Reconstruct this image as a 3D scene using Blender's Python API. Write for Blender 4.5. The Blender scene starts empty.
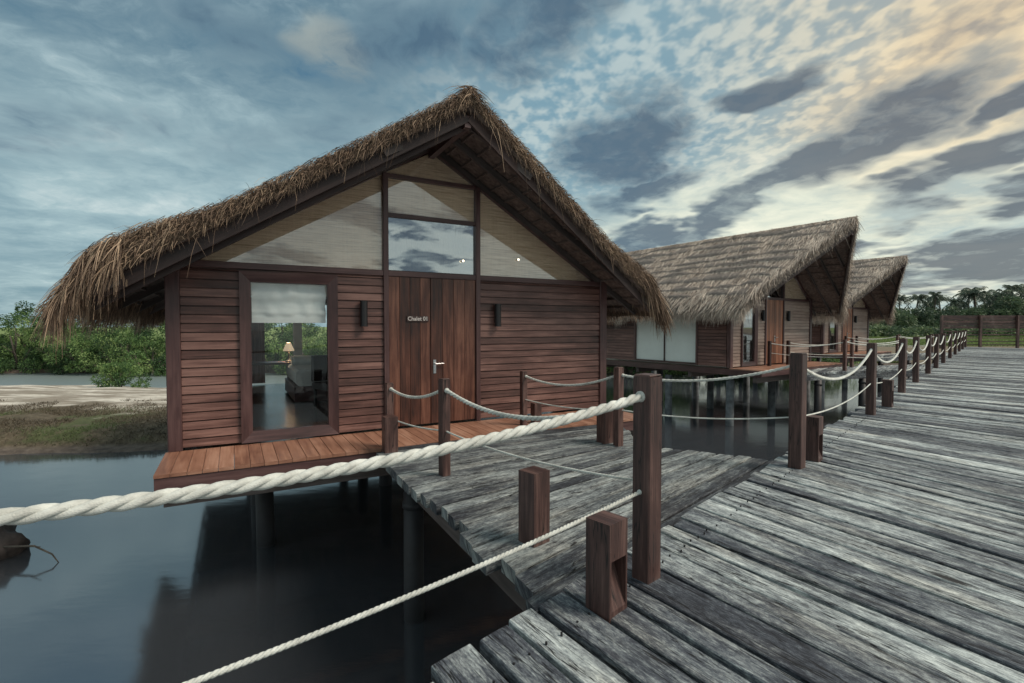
import bpy, math, random
import numpy as np
from mathutils import Vector, Matrix, noise
random.seed(7); RNG = np.random.default_rng(7)
S = bpy.context.scene; C = S.collection
R = math.radians
FPX, HOR, CAMH = 500.0, 326.0, 1.45
ZW = -1.6                      # water level

# ------------------------------------------------------------------ materials
def new_mat(name):
    m = bpy.data.materials.new(name); m.use_nodes = True
    nt = m.node_tree
    return m, nt, nt.nodes['Principled BSDF']
def N(nt, typ, **kw):
    n = nt.nodes.new(typ)
    for k, v in kw.items():
        if k in ('operation', 'blend_type', 'data_type', 'noise_dimensions', 'feature', 'interpolation_type', 'attribute_name', 'sky_type', 'invert', 'distance'):
            setattr(n, k, v)
        else:
            n.inputs[k.replace('_', ' ')].default_value = v
    return n
def ramp(nt, src, stops, interp='LINEAR'):
    n = nt.nodes.new('ShaderNodeValToRGB'); cr = n.color_ramp; cr.interpolation = interp
    while len(cr.elements) < len(stops): cr.elements.new(0.5)
    for e, (p, c) in zip(cr.elements, stops):
        e.position = p; e.color = (*c, 1) if len(c) == 3 else c
    nt.links.new(src, n.inputs[0]); return n.outputs[0]
def mixc(nt, fac, a, b, mode='MIX'):
    n = nt.nodes.new('ShaderNodeMix'); n.data_type = 'RGBA'; n.blend_type = mode; n.clamp_factor = True
    for s, v in ((n.inputs[0], fac), (n.inputs[6], a), (n.inputs[7], b)):
        if hasattr(v, 'links') or hasattr(v, 'is_linked'): nt.links.new(v, s)
        elif isinstance(v, (int, float)): s.default_value = v
        else: s.default_value = (*v, 1)
    return n.outputs[2]
def M(nt, op, a, b=None, c=None, clamp=False):
    n = nt.nodes.new('ShaderNodeMath'); n.operation = op; n.use_clamp = clamp
    for i, v in enumerate((a, b, c)):
        if v is None: continue
        if isinstance(v, (int, float)): n.inputs[i].default_value = v
        else: nt.links.new(v, n.inputs[i])
    return n.outputs[0]
def sstep(nt, v, lo, hi, a=0.0, b=1.0):
    n = nt.nodes.new('ShaderNodeMapRange'); n.interpolation_type = 'SMOOTHSTEP'
    nt.links.new(v, n.inputs[0])
    for i, x in enumerate((lo, hi, a, b)): n.inputs[i + 1].default_value = x
    return n.outputs[0]
def scaled(nt, vec, s):
    n = nt.nodes.new('ShaderNodeMapping'); nt.links.new(vec, n.inputs[0]); n.inputs['Scale'].default_value = s
    return n.outputs[0]
def noisen(nt, vec, scale, detail=4, rough=.55, dist=0, w=None):
    n = nt.nodes.new('ShaderNodeTexNoise'); n.inputs['Scale'].default_value = scale
    n.inputs['Detail'].default_value = detail; n.inputs['Roughness'].default_value = rough; n.inputs['Distortion'].default_value = dist
    nt.links.new(vec, n.inputs['Vector']); return n
def bump(nt, h, strength, dist, bsdf):
    n = nt.nodes.new('ShaderNodeBump'); n.inputs['Strength'].default_value = strength; n.inputs['Distance'].default_value = dist
    nt.links.new(h, n.inputs['Height']); nt.links.new(n.outputs[0], bsdf.inputs['Normal'])

def wood(name, dark, mid, light, rough=.6, grain=1.0, var=.5, bumps=.5, coat=0, splits=False):
    m, nt, b = new_mat(name)
    uv = nt.nodes.new('ShaderNodeUVMap').outputs[0]
    at = N(nt, 'ShaderNodeAttribute', attribute_name='rnd')
    g = noisen(nt, scaled(nt, uv, (1.6, 34 * grain, 1)), 1, 5, .65, .4).outputs[0]
    l = noisen(nt, scaled(nt, uv, (1.1, 5, 1)), 1, 3, .5, .6).outputs[0]
    s = M(nt, 'ADD', M(nt, 'MULTIPLY', g, .6), M(nt, 'MULTIPLY', l, .4))
    s = M(nt, 'ADD', s, M(nt, 'MULTIPLY', M(nt, 'SUBTRACT', at.outputs['Fac'], .5), var * .35))
    ob = nt.nodes.new('ShaderNodeTexCoord').outputs['Object']
    big = noisen(nt, ob, .9, 5, .65).outputs[0]
    s = M(nt, 'ADD', s, M(nt, 'MULTIPLY', M(nt, 'SUBTRACT', big, .5), .38))
    col = ramp(nt, s, [(.3, dark), (.5, mid), (.68, light)])
    if splits:
        cr = noisen(nt, scaled(nt, uv, (1.6, 26, 1)), 1, 3, .5, .3).outputs[0]
        ck = M(nt, 'MAXIMUM', sstep(nt, M(nt, 'ABSOLUTE', M(nt, 'SUBTRACT', cr, .5)), .004, .022), sstep(nt, l, .50, .56))
        col = mixc(nt, ck, (.008, .006, .006), col)
        col = mixc(nt, M(nt, 'MULTIPLY', sstep(nt, big, .52, .68), .5), col, (.16, .125, .115))
    nt.links.new(col, b.inputs['Base Color'])
    nt.links.new(M(nt, 'ADD', M(nt, 'MULTIPLY', g, .25), rough - .12), b.inputs['Roughness'])
    b.inputs['Coat Weight'].default_value = coat
    bump(nt, g, bumps, .006, b)
    return m

def weathered(name, tint=1.0):
    m, nt, b = new_mat(name)
    uv = nt.nodes.new('ShaderNodeUVMap').outputs[0]
    at = N(nt, 'ShaderNodeAttribute', attribute_name='rnd').outputs['Fac']
    wv = noisen(nt, scaled(nt, uv, (1.3, 4, 1)), 1, 2, .5)
    add = nt.nodes.new('ShaderNodeVectorMath'); add.operation = 'MULTIPLY_ADD'
    nt.links.new(wv.outputs['Color'], add.inputs[0]); add.inputs[1].default_value = (.0, .05, 0); nt.links.new(uv, add.inputs[2])
    uvd = add.outputs[0]
    fine = noisen(nt, scaled(nt, uvd, (20, 80, 1)), 1, 4, .8, .3).outputs[0]
    med = noisen(nt, scaled(nt, uvd, (2.6, 16, 1)), 1, 7, .75, .5).outputs[0]
    patch = noisen(nt, scaled(nt, uv, (1.0, 3.2, 1)), 1.0, 5, .65, .3).outputs[0]
    blot = noisen(nt, scaled(nt, uv, (9, 17, 1)), 1.0, 8, .9, .3).outputs[0]
    s = M(nt, 'ADD', M(nt, 'MULTIPLY', fine, .26), M(nt, 'ADD', M(nt, 'MULTIPLY', med, .38), M(nt, 'MULTIPLY', patch, .36)))
    s = M(nt, 'ADD', s, M(nt, 'MULTIPLY', M(nt, 'SUBTRACT', at, .5), .15))
    s = M(nt, 'ADD', s, M(nt, 'MULTIPLY', M(nt, 'SUBTRACT', blot, .5), .50))
    t = tint
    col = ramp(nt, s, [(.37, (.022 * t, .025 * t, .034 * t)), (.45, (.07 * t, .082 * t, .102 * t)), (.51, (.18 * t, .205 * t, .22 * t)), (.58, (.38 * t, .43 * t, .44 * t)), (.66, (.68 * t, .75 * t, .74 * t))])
    col = mixc(nt, M(nt, 'MULTIPLY', sstep(nt, noisen(nt, scaled(nt, uv, (.7, 2.2, 1)), 1.7, 4, .6).outputs[0], .45, .7), .45), col, mixc(nt, 1.0, col, (.95, .80, .68), 'MULTIPLY'))
    # long splits following the grain
    cr = noisen(nt, scaled(nt, uvd, (.9, 15, 1)), 1, 4, .55, .3).outputs[0]
    crack = sstep(nt, M(nt, 'ABSOLUTE', M(nt, 'SUBTRACT', cr, .48)), 0.003, .014)
    gate = sstep(nt, patch, .52, .62)
    crack = M(nt, 'MAXIMUM', crack, gate)
    col = mixc(nt, crack, (.012, .012, .014), col)
    # knots
    v = nt.nodes.new('ShaderNodeTexVoronoi'); nt.links.new(scaled(nt, uv, (.9, 3.0, 1)), v.inputs['Vector']); v.inputs['Scale'].default_value = 1
    kn = sstep(nt, M(nt, 'ADD', v.outputs['Distance'], M(nt, 'MULTIPLY', M(nt, 'SUBTRACT', fine, .5), .12)), .06, .13)
    col = mixc(nt, kn, (.02, .02, .022), col)
    nt.links.new(col, b.inputs['Base Color'])
    b.inputs['Roughness'].default_value = .72
    b.inputs['Specular IOR Level'].default_value = .35
    h = M(nt, 'MULTIPLY', M(nt, 'ADD', M(nt, 'MULTIPLY', fine, .5), M(nt, 'MULTIPLY', med, .6)), M(nt, 'MULTIPLY', crack, kn))
    bump(nt, h, .9, .012, b)
    return m

def straw(name, stops):
    m, nt, b = new_mat(name)
    at = N(nt, 'ShaderNodeAttribute', attribute_name='rnd').outputs['Fac']
    tc = nt.nodes.new('ShaderNodeTexCoord').outputs['Object']
    n = noisen(nt, tc, 1.3, 4, .6).outputs[0]
    f = M(nt, 'ADD', M(nt, 'MULTIPLY', at, .55), M(nt, 'MULTIPLY', n, .45))
    nt.links.new(ramp(nt, f, stops), b.inputs['Base Color'])
    b.inputs['Roughness'].default_value = .7
    b.inputs['Specular IOR Level'].default_value = .25
    return m
def plain(name, col, rough=.6, nscale=8, amt=.3, metal=0, bstr=.2):
    m, nt, b = new_mat(name)
    tc = nt.nodes.new('ShaderNodeTexCoord').outputs['Object']
    n = noisen(nt, tc, nscale, 5, .6).outputs[0]
    c0 = tuple(x * (1 - amt) for x in col); c1 = tuple(min(1, x * (1 + amt)) for x in col)
    nt.links.new(ramp(nt, n, [(.3, c0), (.7, c1)]), b.inputs['Base Color'])
    b.inputs['Roughness'].default_value = rough; b.inputs['Metallic'].default_value = metal
    bump(nt, n, bstr, .01, b)
    return m

MAT = {}
MAT['siding'] = wood('siding wood', (.036, .014, .011), (.122, .056, .046), (.25, .135, .112), .45, .8, .55, .3)
MAT['siding2'] = wood('tan siding wood', (.17, .12, .10), (.30, .22, .185), (.42, .33, .28), .55, 1.0, .7, .35)
MAT['frame'] = wood('frame wood', (.028, .013, .013), (.07, .034, .034), (.12, .065, .062), .42, .8, .5, .25)
MAT['door'] = wood('door wood', (.022, .008, .006), (.092, .033, .021), (.21, .092, .06), .42, .7, .45, .3)
MAT['door2'] = wood('orange door wood', (.14, .05, .025), (.26, .10, .05), (.36, .15, .08), .45, .6, .9, .3)
MAT['porch'] = wood('porch wood', (.16, .07, .045), (.29, .145, .095), (.42, .24, .17), .42, .7, .5, .3)
MAT['post'] = wood('post wood', (.018, .010, .010), (.070, .036, .032), (.18, .105, .09), .45, 1.1, .5, .4, 0, True)
MAT['barge'] = wood('bargeboard wood', (.012, .008, .008), (.032, .019, .018), (.065, .04, .037), .6, .8, .5, .3)
MAT['beam'] = wood('beam wood', (.03, .024, .023), (.07, .056, .053), (.13, .11, .105), .7, .8, .5, .4)
MAT['dark'] = plain('dark metal', (.012, .011, .013), .45, 20, .2)
MAT['plank'] = weathered('weathered planks', 1.0)
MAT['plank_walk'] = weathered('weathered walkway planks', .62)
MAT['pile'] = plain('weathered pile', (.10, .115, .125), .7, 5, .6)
MAT['pile_dark'] = plain('blackish pile', (.011, .012, .016), .6, 5, .5)  # near-black pile colour, darkened so the piles stand out less
MAT['hay'] = straw('golden hay', [(.15, (.045, .032, .026)), (.42, (.15, .105, .078)), (.62, (.29, .205, .145)), (.88, (.52, .40, .28))])
MAT['straw_grey'] = straw('grey thatch', [(.15, (.10, .083, .072)), (.38, (.33, .275, .235)), (.56, (.54, .46, .39)), (.8, (.80, .70, .60))])
MAT['soffit'] = plain('thatch underside', (.14, .108, .095), .9, 14, .6, 0, .6)
MAT['slab_hay'] = plain('hay mass', (.10, .072, .05), .9, 12, .5, 0, .8)
MAT['slab_grey'] = plain('grey thatch mass', (.20, .17, .15), .9, 10, .5, 0, .8)
MAT['white'] = plain('white cloth', (.80, .86, .84), .8, 5, .06)
MAT['wall_in'] = plain('plaster', (.78, .79, .76), .8, 5, .05)
MAT['floor_in'] = wood('inner floor', (.06, .04, .034), (.12, .085, .072), (.18, .13, .11), .22, .6, .6, .1)
MAT['bark'] = plain('bark', (.10, .085, .07), .9, 12, .4, 0, .6)
MAT['steel'] = plain('brushed steel', (.55, .55, .56), .3, 20, .1, 1)
MAT['signplate'] = plain('sign plate', (.05, .028, .026), .5, 10, .2)
MAT['sign_text'] = plain('sign lettering', (.62, .58, .56), .5, 10, .05)
MAT['stone'] = plain('mud rock', (.055, .045, .042), .8, 6, .6, 0, 1.0)

def rope_mat():
    m, nt, b = new_mat('white rope')
    tc = nt.nodes.new('ShaderNodeTexCoord').outputs['Object']
    n = noisen(nt, tc, 220, 3, .6).outputs[0]; n2 = noisen(nt, tc, 9, 5, .7).outputs[0]
    nt.links.new(ramp(nt, n2, [(.3, (.40, .41, .38)), (.7, (.74, .77, .73))]), b.inputs['Base Color'])
    b.inputs['Roughness'].default_value = .75; bump(nt, n, .8, .004, b); return m
MAT['rope'] = rope_mat()

def glass(name, tint=(.9, .95, .95), refl=.35):
    m = bpy.data.materials.new(name); m.use_nodes = True; nt = m.node_tree; nt.nodes.clear()
    out = nt.nodes.new('ShaderNodeOutputMaterial'); mx = nt.nodes.new('ShaderNodeMixShader')
    tr = nt.nodes.new('ShaderNodeBsdfTransparent'); gl = nt.nodes.new('ShaderNodeBsdfGlossy')
    tr.inputs[0].default_value = (*tint, 1); gl.inputs['Roughness'].default_value = .01; gl.inputs[0].default_value = (.95, .97, 1, 1)
    lw = nt.nodes.new('ShaderNodeLayerWeight'); lw.inputs[0].default_value = .4
    f = M(nt, 'ADD', M(nt, 'MULTIPLY', lw.outputs['Fresnel'], .45), refl, clamp=True)
    nt.links.new(f, mx.inputs[0]); nt.links.new(tr.outputs[0], mx.inputs[1]); nt.links.new(gl.outputs[0], mx.inputs[2])
    nt.links.new(mx.outputs[0], out.inputs[0]); return m
MAT['glass'] = glass('window glass', (1, 1, 1), .0)
MAT['glass_gable'] = glass('gable glass', (1, 1, 1), .06)
MAT['glass_mirror'] = glass('reflective pane glass', (.5, .52, .52), .42)

def blind_mat():
    m, nt, b = new_mat('woven reed blind')
    tc = nt.nodes.new('ShaderNodeTexCoord').outputs['Object']
    g = noisen(nt, scaled(nt, tc, (2.2, 1, 60)), 1, 4, .6).outputs[0]
    v = noisen(nt, scaled(nt, tc, (40, 1, 1.5)), 1, 3, .6).outputs[0]
    s = M(nt, 'ADD', M(nt, 'MULTIPLY', g, .85), M(nt, 'MULTIPLY', v, .15))
    nt.links.new(ramp(nt, s, [(.35, (.50, .36, .24)), (.5, (.74, .58, .42)), (.65, (.90, .75, .58))]), b.inputs['Base Color'])
    b.inputs['Roughness'].default_value = .8; bump(nt, s, .3, .01, b); return m
MAT['blind'] = blind_mat()

def leaf_mat(name, stops):
    m, nt, b = new_mat(name)
    at = N(nt, 'ShaderNodeAttribute', attribute_name='rnd').outputs['Fac']
    nt.links.new(ramp(nt, at, stops), b.inputs['Base Color'])
    b.inputs['Roughness'].default_value = .55; b.inputs['Specular IOR Level'].default_value = .3
    tl = nt.nodes.new('ShaderNodeBsdfTranslucent'); nt.links.new(ramp(nt, at, stops), tl.inputs[0])
    mx = nt.nodes.new('ShaderNodeMixShader'); mx.inputs[0].default_value = .25
    out = [n for n in nt.nodes if n.type == 'OUTPUT_MATERIAL'][0]
    nt.links.new(b.outputs[0], mx.inputs[1]); nt.links.new(tl.outputs[0], mx.inputs[2]); nt.links.new(mx.outputs[0], out.inputs[0])
    return m
MAT['leaf'] = leaf_mat('mangrove leaves', [(0, (.022, .05, .022)), (.4, (.07, .14, .05)), (.75, (.15, .25, .08)), (1, (.27, .37, .14))])
MAT['leaf_far'] = leaf_mat('distant leaves', [(0, (.05, .08, .055)), (.5, (.10, .15, .09)), (1, (.20, .26, .13))])  # greens paled for far plants, distance haze put into the colour
MAT['palmleaf'] = leaf_mat('palm leaves', [(0, (.06, .085, .07)), (.6, (.11, .15, .11)), (1, (.17, .21, .15))])  # greyed, paler greens carry the distance haze in the colour
MAT['grassleaf'] = leaf_mat('grass blades', [(0, (.06, .05, .035)), (.5, (.14, .115, .08)), (.7, (.09, .14, .05)), (1, (.16, .23, .08))])
MAT['fieldleaf'] = leaf_mat('field grass', [(0, (.10, .14, .05)), (.5, (.17, .23, .08)), (1, (.27, .33, .13))])

# ------------------------------------------------------------------ mesh helpers
class MB:
    def __init__(s): s.v = []; s.f = []; s.uv = []; s.r = []; s.mi = []
    def face(s, pts, uvs, r, mi=0):
        b = len(s.v); s.v += [tuple(p) for p in pts]; s.f.append(tuple(range(b, b + len(pts)))); s.uv.append(uvs); s.r.append(r); s.mi.append(mi)
    def obox(s, c, ax, h, r=None, la=None, mi=0, ch=0):
        """oriented box: centre, 3 axes, half sizes; ch = chamfer on the long edges"""
        r = random.random() if r is None else r
        c = Vector(c); ax = [Vector(a).normalized() for a in ax]
        if la is None: la = max(range(3), key=lambda i: h[i])
        o1, o2 = [i for i in range(3) if i != la]
        ou, ov = random.uniform(0, 50), random.uniform(0, 50)
        if ch <= 0: prof = [(-h[o1], -h[o2]), (h[o1], -h[o2]), (h[o1], h[o2]), (-h[o1], h[o2])]
        else:
            a, b = h[o1], h[o2]
            prof = [(-a + ch, -b), (a - ch, -b), (a, -b + ch), (a, b - ch), (a - ch, b), (-a + ch, b), (-a, b - ch), (-a, -b + ch)]
        P = lambda t, q: c + ax[la] * t + ax[o1] * q[0] + ax[o2] * q[1]
        n = len(prof); per = 0; flip = ax[la].dot(ax[o1].cross(ax[o2])) > 0
        for i in range(n):
            q0, q1 = prof[i], prof[(i + 1) % n]; L = math.hypot(q1[0] - q0[0], q1[1] - q0[1])
            pts = [P(-h[la], q0), P(-h[la], q1), P(h[la], q1), P(h[la], q0)]
            uvs = [(ou, ov + per), (ou, ov + per + L), (ou + 2 * h[la], ov + per + L), (ou + 2 * h[la], ov + per)]
            # keep the broad faces on one strip of grain
            if flip: pts.reverse(); uvs.reverse()
            pts.reverse(); uvs.reverse()
            s.face(pts, uvs, r, mi); per += L
        for sg in (-1, 1):
            pts = [P(sg * h[la], q) for q in prof]; uvs = [(ou + q[0] * 3, ov + q[1]) for q in prof]
            if (sg < 0) != flip: pass
            if (sg > 0) == flip: pass
            else: pts.reverse(); uvs.reverse()
            s.face(pts, uvs, r, mi)
    def box(s, x0, x1, y0, y1, z0, z1, r=None, la=None, mi=0, ch=0):
        s.obox(((x0 + x1) / 2, (y0 + y1) / 2, (z0 + z1) / 2), ((1, 0, 0), (0, 1, 0), (0, 0, 1)), (abs(x1 - x0) / 2, abs(y1 - y0) / 2, abs(z1 - z0) / 2), r, la, mi, ch)
    def beam(s, a, b, w, h, up=(0, 0, 1), r=None, mi=0, ch=0):
        a = Vector(a); b = Vector(b); d = (b - a); L = d.length; d.normalize()
        x = d.cross(Vector(up)); x.normalize(); z = x.cross(d)
        s.obox((a + b) / 2, (d, x, z), (L / 2, w / 2, h / 2), r, 0, mi, ch)
    def tube(s, pts, rad, n=8, r=None, mi=0, cap=True):
        r = random.random() if r is None else r
        pts = [Vector(p) for p in pts]; rings = []
        up = Vector((0, 0, 1)); acc = 0
        for i, p in enumerate(pts):
            d = (pts[min(i + 1, len(pts) - 1)] - pts[max(i - 1, 0)]).normalized()
            if abs(d.dot(up)) > .95: x = d.cross(Vector((1, 0, 0))).normalized()
            else: x = d.cross(up).normalized()
            y = x.cross(d); rr = rad[i] if hasattr(rad, '__len__') else rad
            rings.append([p + x * (math.cos(2 * math.pi * k / n) * rr) + y * (math.sin(2 * math.pi * k / n) * rr) for k in range(n)])
        b = len(s.v)
        for rg in rings: s.v += [tuple(q) for q in rg]
        for i in range(len(pts) - 1):
            L = (pts[i + 1] - pts[i]).length
            for k in range(n):
                k2 = (k + 1) % n
                s.f.append((b + i * n + k, b + i * n + k2, b + (i + 1) * n + k2, b + (i + 1) * n + k))
                s.uv.append([(acc, k * .04), (acc, k * .04 + .04), (acc + L, k * .04 + .04), (acc + L, k * .04)]); s.r.append(r); s.mi.append(mi)
            acc += L
        if cap:
            for base, rv in ((b, False), (b + (len(pts) - 1) * n, True)):
                ids = tuple(base + k for k in range(n)); s.f.append(ids[::-1] if not rv else ids)
                s.uv.append([(0, 0)] * n); s.r.append(r); s.mi.append(mi)
    def build(s, name, mats, parent=None, smooth=False):
        me = bpy.data.meshes.new(name); me.from_pydata(s.v, [], s.f)
        uvl = me.uv_layers.new(name='UVMap')
        flat = [c for f in s.uv for uv in f for c in uv]; uvl.data.foreach_set('uv', flat)
        at = me.attributes.new('rnd', 'FLOAT', 'FACE'); at.data.foreach_set('value', s.r)
        if not isinstance(mats, (list, tuple)): mats = [mats]
        for m in mats: me.materials.append(m)
        me.polygons.foreach_set('material_index', s.mi)
        if smooth: me.polygons.foreach_set('use_smooth', [True] * len(s.f))
        me.update()
        return link(name, me, parent)
def link(name, me, parent=None):
    o = bpy.data.objects.new(name, me); C.objects.link(o)
    if parent is not None: o.parent = parent
    return o
def tag(o, label=None, cat=None, group=None, kind=None):
    if label: o['label'] = label
    if cat: o['category'] = cat
    if group: o['group'] = group
    if kind: o['kind'] = kind
    return o
def thing(name, label, cat, loc=(0, 0, 0), rz=0, group=None):
    o = bpy.data.objects.new(name, None); C.objects.link(o); o.location = loc; o.rotation_euler = (0, 0, rz); o.empty_display_size = .1
    return tag(o, label, cat, group)
def copy_tree(o, parent=None):
    c = o.copy(); C.objects.link(c)
    if parent is not None: c.parent = parent
    for ch in list(o.children): copy_tree(ch, c)
    return c
def npmesh(name, V, F, rnd, mat, parent=None, smooth=False):
    """V (n,3), F (m,4) quads, rnd per face"""
    me = bpy.data.meshes.new(name)
    V = np.asarray(V, np.float32); F = np.asarray(F, np.int32)
    me.vertices.add(len(V)); me.vertices.foreach_set('co', V.ravel())
    k = F.shape[1]; me.loops.add(F.size); me.loops.foreach_set('vertex_index', F.ravel())
    me.polygons.add(len(F)); me.polygons.foreach_set('loop_start', np.arange(len(F), dtype=np.int32) * k)
    me.update(calc_edges=True)
    at = me.attributes.new('rnd', 'FLOAT', 'FACE'); at.data.foreach_set('value', np.asarray(rnd, np.float32))
    me.materials.append(mat)
    if smooth: me.polygons.foreach_set('use_smooth', [True] * len(F))
    me.update(); me.validate()
    return link(name, me, parent)
def blades(P, D, L, W, droop, rnd=None, seg=3, side=None):
    """tapered drooping straw strips"""
    n = len(P); P = np.asarray(P); D = np.asarray(D, float); D = D / np.linalg.norm(D, axis=1)[:, None]
    L = np.broadcast_to(L, (n,)); W = np.broadcast_to(W, (n,)); droop = np.broadcast_to(droop, (n,))
    rv = RNG.normal(size=(n, 3)) if side is None else side + RNG.normal(size=(n, 3)) * .35
    X = np.cross(D, rv); X /= np.linalg.norm(X, axis=1)[:, None] + 1e-9
    V = np.zeros((n, (seg + 1) * 2, 3))
    for i in range(seg + 1):
        t = i / seg
        c = P + D * (L * t)[:, None]; c[:, 2] -= droop * L * t * t
        w = W * (1 - .75 * t)
        V[:, 2 * i] = c - X * (w / 2)[:, None]; V[:, 2 * i + 1] = c + X * (w / 2)[:, None]
    base = (np.arange(n) * (seg + 1) * 2)[:, None, None]
    q = np.array([[2 * i, 2 * i + 1, 2 * i + 3, 2 * i + 2] for i in range(seg)])[None]
    F = (base + q).reshape(-1, 4)
    rnd = RNG.random(n) if rnd is None else rnd
    return V.reshape(-1, 3), F, np.repeat(rnd, seg)
def merge(parts):
    Vs, Fs, Rs, o = [], [], [], 0
    for V, F, r in parts: Vs.append(V); Fs.append(F + o); Rs.append(r); o += len(V)
    return np.concatenate(Vs), np.concatenate(Fs), np.concatenate(Rs)

def ground(px, py, z=0):                     # where a pixel of the ground at height z lies
    Y = FPX * (CAMH - z) / (py - HOR); return ((px - 512) / FPX * Y, Y)

# ------------------------------------------------------------------ hut
BOARD = .104
def siding(mb, p0, d, n, L, z0, z1, bh=BOARD):
    """overlapping boards: start p0 (x,y), direction d, outward normal n"""
    z = z0; d = Vector((*d, 0)); n = Vector((*n, 0)); k = 0
    while z < z1 - .01:
        h = min(bh, z1 - z); zt = z + h
        a = Vector((p0[0], p0[1], 0))
        jit = random.uniform(-.002, .002)
        wv_ = random.uniform(-.0025, .0025)
        out, inn, gro = n * (.026 + jit), n * (.017 + jit), n * -.012
        r = random.random(); ou, ov = random.uniform(0, 50), random.uniform(0, 50)
        zg = zt - .015
        A = a + out + Vector((0, 0, z + wv_)); B = a + d * L + out + Vector((0, 0, z - wv_))
        Ct = a + d * L + inn + Vector((0, 0, zg)); Dt = a + inn + Vector((0, 0, zg))
        Cg = a + d * L + gro + Vector((0, 0, zg + .004)); Dg = a + gro + Vector((0, 0, zg + .004))
        Ch = a + d * L + gro + Vector((0, 0, zt + .004)); Dh = a + gro + Vector((0, 0, zt + .004))
        flip = d.cross(Vector((0, 0, 1))).dot(n) < 0
        def q(pts, uvs):
            if flip: pts = pts[::-1]; uvs = uvs[::-1]
            mb.face(pts, uvs, r)
        q([A, B, Ct, Dt], [(ou, ov), (ou + L, ov), (ou + L, ov + h), (ou, ov + h)])
        q([Dt, Ct, Cg, Dg], [(ou, ov), (ou + L, ov), (ou + L, ov + .02), (ou, ov + .02)])
        q([Dg, Cg, Ch, Dh], [(ou, ov), (ou + L, ov), (ou + L, ov + .02), (ou, ov + .02)])
        back = Vector((0, 0, z)) + a - n * .03
        q([back, back + d * L, B, A], [(ou, ov), (ou + L, ov), (ou + L, ov + .05), (ou, ov + .05)])
        q([a + d * L + Vector((0, 0, z)) - n * .03, a + d * L + Vector((0, 0, zt)) - n * .03, Ct, B][::-1], [(0, 0)] * 4)
        q([a + Vector((0, 0, z)) - n * .03, a + Vector((0, 0, zt)) - n * .03, Dt, A], [(0, 0)] * 4)
        z = zt; k += 1
    # backing
    mid = Vector((p0[0], p0[1], 0)) + d * (L / 2) - n * .06
    mb.obox((mid.x, mid.y, (z0 + z1) / 2), (d, n, (0, 0, 1)), (L / 2, .03, (z1 - z0) / 2), .3)

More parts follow.
